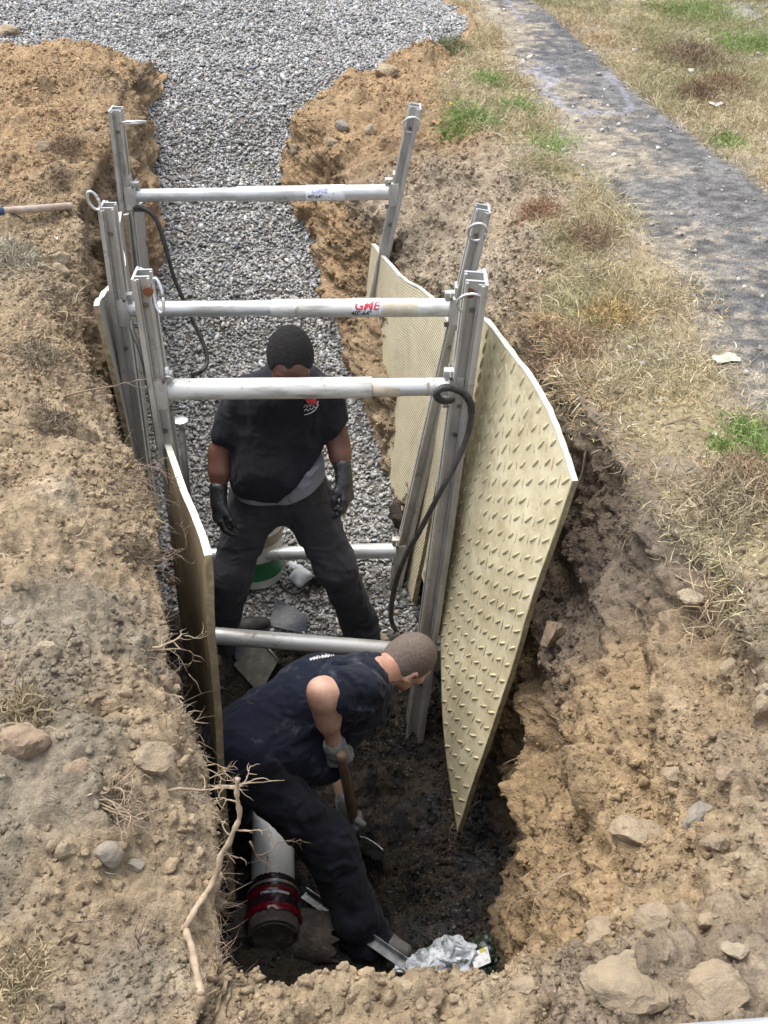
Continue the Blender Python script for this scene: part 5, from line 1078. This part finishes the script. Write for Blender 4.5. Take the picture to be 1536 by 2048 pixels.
sheet('plastic_scrap', 'torn blue-black sheet of plastic on the gravel between the feet, spotted with mud', 'plastic scrap', [up(T(537, 1258)[0], .02), up(T(612, 1275)[0], .02), up(T(615, 1245)[0], .045), up(T(553, 1215)[0], .06)], .006, M_bp, warp=.012)
sheet('plastic_scrap', 'black plastic piece with a blue edge below the lowest tube', 'plastic scrap', [up(T(472, 1328)[0], .03), up(T(508, 1335)[0], .03), up(T(520, 1305)[0], .08), up(T(468, 1303)[0], .09)], .02, M_bp, warp=.006)
sheet('concrete_slab', 'tilted muddy grey slab with a pale edge above the back of the stooping man', 'broken slab', [up(T(468, 1340)[0], .03), up(T(520, 1395)[0], .02), up(T(560, 1345)[0], .08), up(T(515, 1300)[0], .10)], .018, M_slab, warp=.006)
m = MB(); m.tube([up(T(516, 1303)[0], .10), up(T(556, 1346)[0], .085)], .006, 8); tag(m.build('wire_rod', M_alu2, None, True), 'short pale metal rod lying along the edge of the tilted slab', 'rod')
m = MB(); m.tube([up(T(422, 1375)[0], .04), up(T(470, 1400)[0], .03)], .005, 8); tag(m.build('wire_rod', M_bolt, None, True), 'thin dark rod lying in mud beside the tilted slab', 'rod')
# tool handle on the left bank
a, b = up(T(-30, 440)[0], .035), up(T(146, 424)[0], .03); d = nrmz(b-a); root = thing('tool_handle', 'brown tool handle with a blue end lying on the left bank', 'tool handle', b)
m = MB(); m.tube([a, b-d*.01, b-d*.003, b], [.0175, .0175, .0165, .012], 16); hb = m.build('shaft', mat('varnished_handle', (.25, .15, .10), .35, nscale=20, c2=(.42, .36, .30), stretch=(.2, 1, 1), bump=.15, thr=(.4, .7)), root, auto=50)
e = a+(b-a)*.215; m = MB(); m.tube([a-d*.01, e-d*.004, e], [.020, .020, .0182], 16); m.build('blue_grip', mat('blue_paint', (.045, .07, .16), .4, c2=(.03, .04, .09)), root, auto=50)
# rail near the viewer at the lower right
c1, c2_ = CAM+ray(1290, 2051)*.62, CAM+ray(1560, 2031)*.62; d = nrmz(c2_-c1); s = nrmz(np.cross(d, A3(0, 0, 1))); s = s if s[1] < 0 else -s; a, b = c1-d*.5+s*.020, c2_+d*.5+s*.020
m = MB(); m.extrude([(-.022, -.004), (-.018, 0), (.018, 0), (.022, -.004), (.022, -.046), (.018, -.05), (-.018, -.05), (-.022, -.046)], a, b, s, nrmz(np.cross(s, d))*(1 if np.cross(s, d)[2] > 0 else -1)); tag(m.build('metal_rail', mat('pale_grey_paint', (.36, .375, .41), .4, nscale=8, c2=(.32, .34, .37), bump=.05), None), 'smooth pale grey metal rail crossing the lower right corner, closest to the viewer', 'rail')
# ------------------------------------------------------------------ stones one can tell apart
RM = {'t': mat('tan_rock', (.40, .32, .22), .95, nscale=22, c2=(.27, .22, .16), bump=1, bscale=55, bdist=.012, spec=.15), 'g': mat('grey_rock', (.30, .26, .21), .9, nscale=16, c2=(.20, .18, .155), bump=.7, bscale=60, bdist=.006, spec=.2), 'p': mat('pale_rock', (.46, .40, .305), .95, nscale=22, c2=(.32, .265, .19), bump=1, bscale=55, bdist=.012, spec=.15), 'r': mat('reddish_rock', (.30, .215, .155), .95, nscale=20, c2=(.24, .18, .13), bump=.9, bscale=60, bdist=.010, spec=.15)}
for k_, m_ in RM.items(): add_dirt(m_, (.36, .285, .19), 11, .44 if k_ != 'g' else .54, .60, .3, .85)
def rock(px, py, w, h, kind, label, cuts=9, sink=.35, asp=.8, name='rock', seed=None, dz=0):
    import bmesh as B
    p, n = T(px, py); dep = (p-CAM)@FWD; W = w*dep/FPX/2; H = h*dep/FPX/2; r = np.random.default_rng(int(px*7+py)); bm = B.new(); B.ops.create_icosphere(bm, subdivisions=4, radius=1); V = np.array([v.co[:] for v in bm.verts]); F = [tuple(v.index for v in f.verts) for f in bm.faces]; bm.free()
    for i in range(cuts):
        d = r.normal(size=3); d /= np.linalg.norm(d); t = .55+.3*r.random(); x = V@d; V = V-np.maximum(x-t, 0)[:, None]*d*.92
    V = V+V*(fbm(V+px, 1.4, 4, 5)*.26+.035*(1-np.abs(fbm(V+py, 3.5, 3, 6))*5).clip(-1, 1)*(kind != 'g')+fbm(V+py, 9, 2, 7)*.03)[:, None]
    a = (r.random()-.5)*.9; c, s_ = math.cos(a), math.sin(a); S = V*np.array([W, W*asp*1.05, H*1.15]); S = S@np.array([[c, -s_, 0], [s_, c, 0], [0, 0, 1]]).T
    S = S+p+n*H*(.85-2*sink)+A3(0, 0, dz)
    m = MB(); m.add(S, F); return tag(m.build(name, RM[kind], None, auto=28), label, 'rock')
for a in [
 (112, 522, 52, 34, 't', 'pale tan rock on the left bank, the farther of two touching rocks', 7), (112, 548, 50, 34, 't', 'pale tan rock on the left bank, the nearer of two touching rocks', 7),
 (86, 298, 44, 34, 't', 'squared tan block stuck in the far left bank', 14), (48, 1478, 100, 78, 'r', 'large brown rock under a tuft of dead grass, at the left edge', 8, .3),
 (152, 1540, 62, 36, 'r', 'flat reddish rock half buried in the left bank', 12, .4), (300, 1520, 92, 52, 't', 'angular tan rock jutting from the bank beside the branching root', 11, .3),
 (214, 1706, 56, 50, 'g', 'smooth dark grey stone on the left bank, largest of a row', 4, .25), (136, 1703, 42, 38, 't', 'small tan stone between two others on the left bank', 6, .25), (103, 1692, 28, 24, 't', 'smallest tan stone, leftmost of the row on the left bank', 5, .25),
 (272, 1732, 36, 28, 'g', 'small dusty stone below the smooth dark grey stone', 6, .4), (92, 1306, 60, 44, 'p', 'pale lumpy rock in the loose soil high on the left bank', 9, .45), (134, 1140-8, 30, 18, 't', 'little flat stone in the smooth soil of the left bank', 5, .4),
 (22, 1245, 40, 22, 'g', 'half buried grey stone at the left edge of the picture', 5, .5), (112, 827, 44, 30, 't', 'tan clod of sandstone where the dead grass mat ends', 8, .4), (326, 1368, 40, 44, 'r', 'pinkish rock set in the cut wall under the left lip', 8, .4), (352, 1172, 34, 40, 'r', 'reddish rock wedged between left bank and woven panel', 10, .4),
 (1112, 1268, 62, 72, 'r', 'square reddish rock beside the big tread panel', 14, .35), (1388, 1193, 56, 22, 'p', 'flat pale stone lying on the right slope above the grass tuft', 8, .3), (1462, 1337, 44, 34, 't', 'tan stone on the right slope beside dark gravel', 8, .35), (1528, 1416, 50, 56, 't', 'round tan stone cut off by the right edge', 4, .25), (1530, 1378, 34, 24, 'p', 'small pale stone just above the round tan stone', 5, .3),
 (1352, 1546, 52, 26, 't', 'thin tan stone poking out of the right slope', 9, .35), (1452, 1548, 50, 26, 'r', 'brown sliver of rock on the right slope', 10, .35), (1400, 1640, 84, 64, 'g', 'large dusty grey rock on the right slope', 5, .4), (1436, 1690, 54, 48, 't', 'rounded tan rock among clods on the lower right slope', 5, .35), (1275, 1672, 110, 66, 't', 'broad tan rock bulging from the right wall', 6, .4),
 (1215, 1868, 130, 74, 't', 'big tan slab of rock overhanging the lower right wall', 12, .35, .7), (1310, 1850, 90, 80, 't', 'blocky tan rock right of the big overhanging slab', 11, .35), (1252, 1960, 190, 78, 't', 'wide flat tan slab near the lower right corner', 9, .35, .7), (1420, 1846, 46, 38, 't', 'knobbly tan stone in the loose soil at the lower right', 7, .3), (1440, 1985, 150, 90, 't', 'tan rock face at the bottom right above the rail', 10, .45, .8), (1468, 1898, 60, 26, 'p', 'flat whitish stone between the slab and the right edge', 8, .35),
 (1180, 1960, 52, 40, 'g', 'grey lump of rock left of the wide flat slab', 7, .35), (1050, 1975, 50, 34, 't', 'tan stone on the near lip beside the bag', 8, .3), (818, 1975, 34, 30, 't', 'tan stone on the near lip below the steel bar', 7, .3), (862, 1990, 46, 34, 'r', 'brown stone on the near lip at the bottom of the picture', 8, .3), (908, 2000, 30, 22, 't', 'small clod-like stone right of the brown stone on the near lip', 7, .3),
 (684, 254, 32, 24, 'g', 'grey stone in the orange bank right of the gravel', 6, .35), (744, 262, 30, 24, 'p', 'pale leaning stone in the orange bank near the far rail', 9, .3), (663, 285, 26, 20, 't', 'small tan stone low in the orange bank', 6, .35), (590, 300, 26, 24, 't', 'tan stone at the gravel edge of the orange bank', 6, .35), (770, 145, 60, 26, 't', 'flat crust of tan rock at the top of the far mound', 9, .4), (758, 1278, 44, 22, 'p', 'flat pale stone by the standing man\'s left foot', 6, .25), (430, 1320, 34, 28, 't', 'tan stone in the mud beside the lowest tube', 5, .3), (10, 68, 60, 30, 't', 'tan rock in the soil at the top left corner', 7, .35)]:
    rock(a[0], a[1], a[2], a[3], a[4], a[5], *a[6:])
# ------------------------------------------------------------------ roots and twigs
M_root = mat('pale_root_bark', (.46, .36, .25), .85, nscale=30, c2=(.28, .21, .15), bump=.8, bscale=80, bdist=.004)
M_rootd = mat('brown_root_bark', (.27, .21, .16), .9, nscale=30, c2=(.15, .11, .085), bump=.6)
def wob(P, amp, seed):
    P = np.array(smooth_path(P, 7)); return P+np.stack([vnoise(P, 28, seed+i) for i in range(3)], 1)*amp
def twig(m, p, d, L, r, lv, rr_, spread=.6, grav=-.15):
    n = 7; P = [np.array(p, float)]; d = nrmz(d)
    for i in range(n):
        d = nrmz(d+rr_.normal(size=3)*.24+A3(0, 0, grav*.1)); P.append(P[-1]+d*L/n)
        if lv > 0 and i > 0 and rr_.random() < .62: twig(m, P[-1], d+rr_.normal(size=3)*spread, L*(.35+.3*rr_.random()), r*.55, lv-1, rr_, spread, grav)
    m.tube(P, [r*(1-.75*i/n) for i in range(n+1)], 6)
def root_thing(label, px, py, d, L, r, lv, mt, n=1, off=.01, Y=None, seed=0, name='root', cat='root'):
    rr_ = np.random.default_rng(seed+px); p = T(px, py)[0] if Y is None else WY(px, py, Y); m = MB()
    for i in range(n): twig(m, p+rr_.normal(size=3)*off, np.array(d)+rr_.normal(size=3)*.25*(n > 1), L*(.7+.5*rr_.random()), r, lv, rr_)
    return tag(m.build(name, mt, None, True), label, cat)
lift = lambda x, y: T(x, y)[0]-nrmz(ray(x, y))*.022
low_ = [up(T(400, 1990)[0], .0), up(T(390, 1930)[0], .015), up(T(376, 1880)[0], .03)]
P = low_+[lift(372, 1850), lift(396, 1812), lift(424, 1770)]; yb = lift(424, 1770)[1]
P = P+[WY(441, 1718, yb+.02), WY(465, 1670, yb+.03), WY(478, 1635, yb+.04), WY(475, 1592, yb+.05), WY(476, 1556, yb+.06)]
P = wob(P, .004, 500); m = MB(); n = len(P); m.tube(P, [.0082+.0011*math.sin(i*1.1)+.0007*math.sin(i*2.7)-.0035*i/n for i in range(n)], 10)
br = tag(m.build('tree_root', M_root, None, True), 'thick pale crooked root rising over the left lip and hanging above the trench', 'root')
m = MB(); r5 = np.random.default_rng(5)
for i, dd in ((int(n*.93), (-1, .2, .4)), (int(n*.93), (1, .1, .3)), (int(n*.86), (-.8, 0, .5)), (int(n*.70), (-1, .3, .9)), (int(n*.72), (1, .2, .3)), (int(n*.62), (1, .4, -.9))): twig(m, P[i], dd, .055, .0022, 1, r5)
m.build('rootlets', M_root, br, True)
root_thing('spray of pale branching roots sticking out over the trench from the left lip', 405, 1535, (1, .35, .35), .09, .0019, 2, M_root, 3, seed=3)
root_thing('long thin root reaching right across the woven panel from the left bank', 322, 1570, (1, .05, .12), .20, .0035, 1, M_root, 1, seed=4)
root_thing('tangled tuft of straw-like roots low on the left bank', 205, 1600, (1, -.1, .1), .10, .0022, 2, M_root, 9, seed=5)
root_thing('forked root curling out of the cut below the left lip near the lowest tube', 300, 1300, (1, .2, .05), .16, .0040, 2, M_root, 2, seed=6)
root_thing('bent root stub poking across the middle left rail', 222, 692, (1, .25, .25), .16, .0055, 1, M_root, 1, seed=7)
root_thing('thin root crossing in front of the left rails', 238, 725, (1, .1, .05), .16, .0030, 1, M_rootd, 1, seed=8)
root_thing('long brown root lying along the left bank edge', 130, 790, (1, .5, .12), .26, .0045, 1, M_rootd, 1, seed=9)
root_thing('clump of dry roots hanging over the left lip by the near panel', 262, 985, (1, .1, -.1), .13, .0026, 2, M_rootd, 9, .04, seed=10)
root_thing('frayed roots at the left lip, level with the man\'s glove', 268, 905, (1, .4, .3), .10, .0022, 2, M_rootd, 9, .05, seed=11)
root_thing('brittle roots over the dark gap left of the woven panel', 300, 1130, (1, -.1, .1), .11, .0024, 2, M_rootd, 6, .03, seed=12)
root_thing('wispy roots dangling in the dark beside the tip of the tread panel', 905, 1650, (-.3, 0, -1), .13, .0028, 2, M_rootd, 2, Y=-.6, seed=13)
root_thing('curly pale root beside the white pipe', 503, 1690, (.2, -.1, -1), .22, .0040, 2, M_root, 1, Y=-1.2, seed=14)
root_thing('fine roots spreading over the dark wall below the nearest right rail', 960, 1590, (-1, -.2, -.3), .22, .0026, 2, M_rootd, 5, .08, seed=15)
root_thing('thin roots trailing down the orange part of the near right wall', 1180, 1745, (-1, -.2, -.5), .16, .0022, 2, M_root, 4, .03, seed=16)
root_thing('dead twigs lying on the bare soil right of the tread panel top', 1165, 545, (1, -.3, .1), .20, .0030, 2, M_rootd, 3, .03, seed=17, name='twig', cat='twig')
root_thing('single upright root in the soil right of the tread panel', 1178, 900, (.05, -.3, -1), .20, .0050, 0, M_rootd, 1, seed=18)
root_thing('bent twig on the clods of the right bank', 1330, 850, (1, -.2, .2), .14, .0045, 1, M_rootd, 1, seed=19, name='twig', cat='twig')
root_thing('short twig leaning on the left bank, lower left', 280, 1900, (.3, .2, 1), .10, .0022, 2, M_rootd, 2, seed=20, name='twig', cat='twig')
root_thing('thin curved root across the bank at the lower left', 120, 1840, (1, -.6, 0), .20, .0022, 1, M_rootd, 1, seed=21)
a, b = up(T(948, 432)[0], .02), up(T(856, 600)[0], .05); m = MB(); m.tube(wob([a, a*.5+b*.5+A3(0, 0, .01), b], .004, 511), .0045, 6); tag(m.build('root', M_rootd, None, True), 'straight thin brown root running down the clay bank between the far right rails', 'root')
# ------------------------------------------------------------------ tussocks and leaves
def tussock(px, py, rad, L, n, c, label, up_=1.0, lean=.6, name='grass_tussock', sq=1.3, parent=None):
    q, nn = T(px, py); P = []
    for i in range(n): a, b = rng.normal(size=2)*rad*.42; P.append(down((q[0]+a, q[1]+b*sq, q[2]+.5)))
    P = np.array(P); hump = np.exp(-(((P-q)[:, :2]/rad)**2).sum(1))*rad*.35; P[:, 2] += hump*rng.random(n)
    o = blades(name, P, np.tile([0, 0, 1.], (n, 1)), L*np.exp(rng.normal(size=n)*.35), .0011+.0009*rng.random(n), np.clip(lean+.25*rng.normal(size=n), .05, 1), np.clip(np.array(c)*(.4+1.0*rng.random((n, 1))), .01, .8), M_blade, curl=.9)
    return tag(o, label, 'grass tussock')
tussock(1385, 118, .28, .06, 1700, (.27, .21, .14), 'largest dark dead tussock in the grass right of the path')
tussock(1300+95, 285-90, .16, .05, 900, (.22, .15, .10), 'small brown tussock just below the largest dark tussock')
tussock(1450, 175, .2, .05, 900, (.30, .21, .13), 'reddish dead tussock behind the pale leaf right of the path')
tussock(138, 305, .13, .04, 700, (.22, .165, .115), 'dark matted root ball on the far left bank beside the squared block')
tussock(120, 365, .09, .04, 300, (.22, .17, .12), 'small dark root mat below the squared block')
tussock(1130, 700, .16, .045, 1300, (.42, .31, .20), 'rusty dead tussock hanging at the edge above the tread panel')
tussock(1060, 690, .12, .055, 700, (.50, .36, .22), 'orange dead grass leaning left over the cut by the tread panel', lean=.8)
tussock(1220, 635, .14, .04, 700, (.48, .36, .17), 'orange and yellow dead grass clump between panel and path')
tussock(1075, 430, .12, .05, 900, (.38, .25, .16), 'reddish dead tussock on the edge of the clay bank')
tussock(1180, 480, .15, .045, 1000, (.32, .24, .16), 'brown grass clump overhanging a small dark hollow by the path')
tussock(1450, 1010, .16, .045, 1500, (.42, .36, .25), 'pale grey dead tussock low on the right bank')
tussock(1500, 960, .12, .045, 800, (.36, .27, .18), 'brown dead tussock at the right edge under the green tufts')
tussock(1415, 1222, .055, .09, 160, (.50, .40, .27), 'single straw tuft lying on the smooth right slope', lean=.7)
tussock(55, 1425, .06, .04, 420, (.33, .27, .17), 'dead grass tuft on top of the large brown rock at the left')
tussock(240, 1610, .045, .03, 260, (.36, .29, .20), 'dry grass tuft in the middle of the lower left bank')
tussock(40, 1960, .07, .03, 420, (.36, .30, .19), 'straw coloured tuft at the lower left corner')
tussock(80, 720, .12, .03, 700, (.27, .23, .17), 'flattened grey grass mat on the left bank')
tussock(110, 850, .10, .03, 600, (.20, .165, .12), 'dark grass mat beside the tan sandy patch on the left bank')
tussock(40, 520, .12, .045, 700, (.40, .37, .29), 'pale grass mat left of the two touching rocks')
tussock(905, 105, .14, .05, 700, (.17, .19, .09), 'dark green weedy clump at the end of the gravel')
def leaf(px, py, L, W, c, label, cat='leaf', name='leaf', rot=0.0):
    q, n = T(px, py); dep = (q-CAM)@FWD; L, W = L*dep/FPX/2, W*dep/FPX/2; r = np.random.default_rng(px); V = [q+A3(0, 0, .012)]; k = 15
    for i in range(k):
        a = 6.2832*i/k; j = .75+.4*r.random(); x, y = math.cos(a)*L*j, math.sin(a)*W*j*1.6; V.append(q+A3(x*math.cos(rot)-y*math.sin(rot), x*math.sin(rot)+y*math.cos(rot), .006+.016*r.random()))
    V = np.array(V); o = k+1; F = [(0, 1+i, 1+(i+1) % k) for i in range(k)]; F += [(a+o, c_+o, b+o) for a, b, c_ in F[:]]; F += [(1+i, 1+i+o, 1+(i+1) % k+o, 1+(i+1) % k) for i in range(k)]
    m = MB(); m.add(np.concatenate([V, V-A3(0, 0, .0012)]), F); tag(m.build(name, mat('leaf_%d' % px, c, .7, nscale=60, var=.3, bump=.2), None), label, cat)
leaf(1450, 722, 66, 24, (.62, .62, .44), 'big pale yellow leaf lying at the path edge'); leaf(1432, 212, 34, 16, (.66, .62, .60), 'whitish curled leaf in the dead grass right of the path')
leaf(1152, 440, 22, 8, (.66, .64, .58), 'small white leaf on the grass by the clay bank'); leaf(1078, 547, 16, 8, (.60, .55, .48), 'tiny pale leaf on bare soil beside the nearest right rail top'); leaf(1217, 766, 26, 10, (.62, .60, .50), 'cream leaf in the straw right of the tread panel')
leaf(872, 248, 22, 22, (.36, .20, .10), 'orange brown leaf beside the far right rail'); leaf(1425, 875, 18, 10, (.62, .58, .52), 'little white leaf near the green tufts'); leaf(905, 213, 12, 10, (.60, .50, .05), 'tiny yellow leaf in the grass beyond the far rail'); leaf(115, 480, 10, 6, (.7, .66, .6), 'tiny white leaf on the left bank above the two touching rocks')
# ================================================================== ORIGINS, CAMERA, LIGHT
for o in list(SC.objects):
    if o.type == 'MESH' and o.parent is None and o.get('kind') is None:
        co = np.empty(len(o.data.vertices)*3, np.float32); o.data.vertices.foreach_get('co', co); co = co.reshape(-1, 3)
        b = (co.min(0)+co.max(0))/2; b[2] = co[:, 2].min()
        o.data.transform(Matrix.Translation(Vector([-float(x) for x in b]))); o.location = [float(x) for x in b]
        for ch in o.children: ch.matrix_parent_inverse = Matrix.Translation(Vector([-float(x) for x in b]))
cam = bpy.data.cameras.new('camera'); co_ = bpy.data.objects.new('camera', cam); COL.objects.link(co_)
co_.location = CAM; co_.rotation_euler = (math.pi/2-PITCH, 0, 0); cam.sensor_fit = 'HORIZONTAL'; cam.sensor_width = 36; cam.lens = 36*FPX/1536
cam.clip_start = .05; cam.clip_end = 500; SC.camera = co_
SC.render.resolution_x = 768; SC.render.resolution_y = 1024
w = bpy.data.worlds.new('World'); SC.world = w; w.use_nodes = True; t = w.node_tree
sky = t.nodes.new('ShaderNodeTexSky'); sky.sky_type = 'NISHITA'; sky.sun_disc = False
SUN_EL, SUN_AZ = R(72), R(-60)
sky.sun_elevation = SUN_EL; sky.sun_rotation = SUN_AZ; sky.air_density = 1.0; sky.dust_density = 4.0; sky.ozone_density = .6
hs = t.nodes.new('ShaderNodeHueSaturation'); hs.inputs['Saturation'].default_value = .45       # thin overcast: the blue is mostly veiled
t.links.new(sky.outputs[0], hs.inputs['Color']); t.links.new(hs.outputs[0], t.nodes['Background'].inputs[0]); t.nodes['Background'].inputs[1].default_value = .15
sl = bpy.data.lights.new('sun', 'SUN'); sl.energy = 1.3; sl.angle = R(60); sl.color = (1, .95, .87)
so = bpy.data.objects.new('sun', sl); COL.objects.link(so)
d = Vector((math.sin(SUN_AZ)*math.cos(SUN_EL), math.cos(SUN_AZ)*math.cos(SUN_EL), math.sin(SUN_EL)))
so.rotation_euler = d.to_track_quat('Z', 'Y').to_euler(); so.location = (0, 0, 8)
SC.view_settings.view_transform = 'Standard'; SC.view_settings.look = 'None'; SC.view_settings.exposure = 1.1; SC.view_settings.gamma = 1
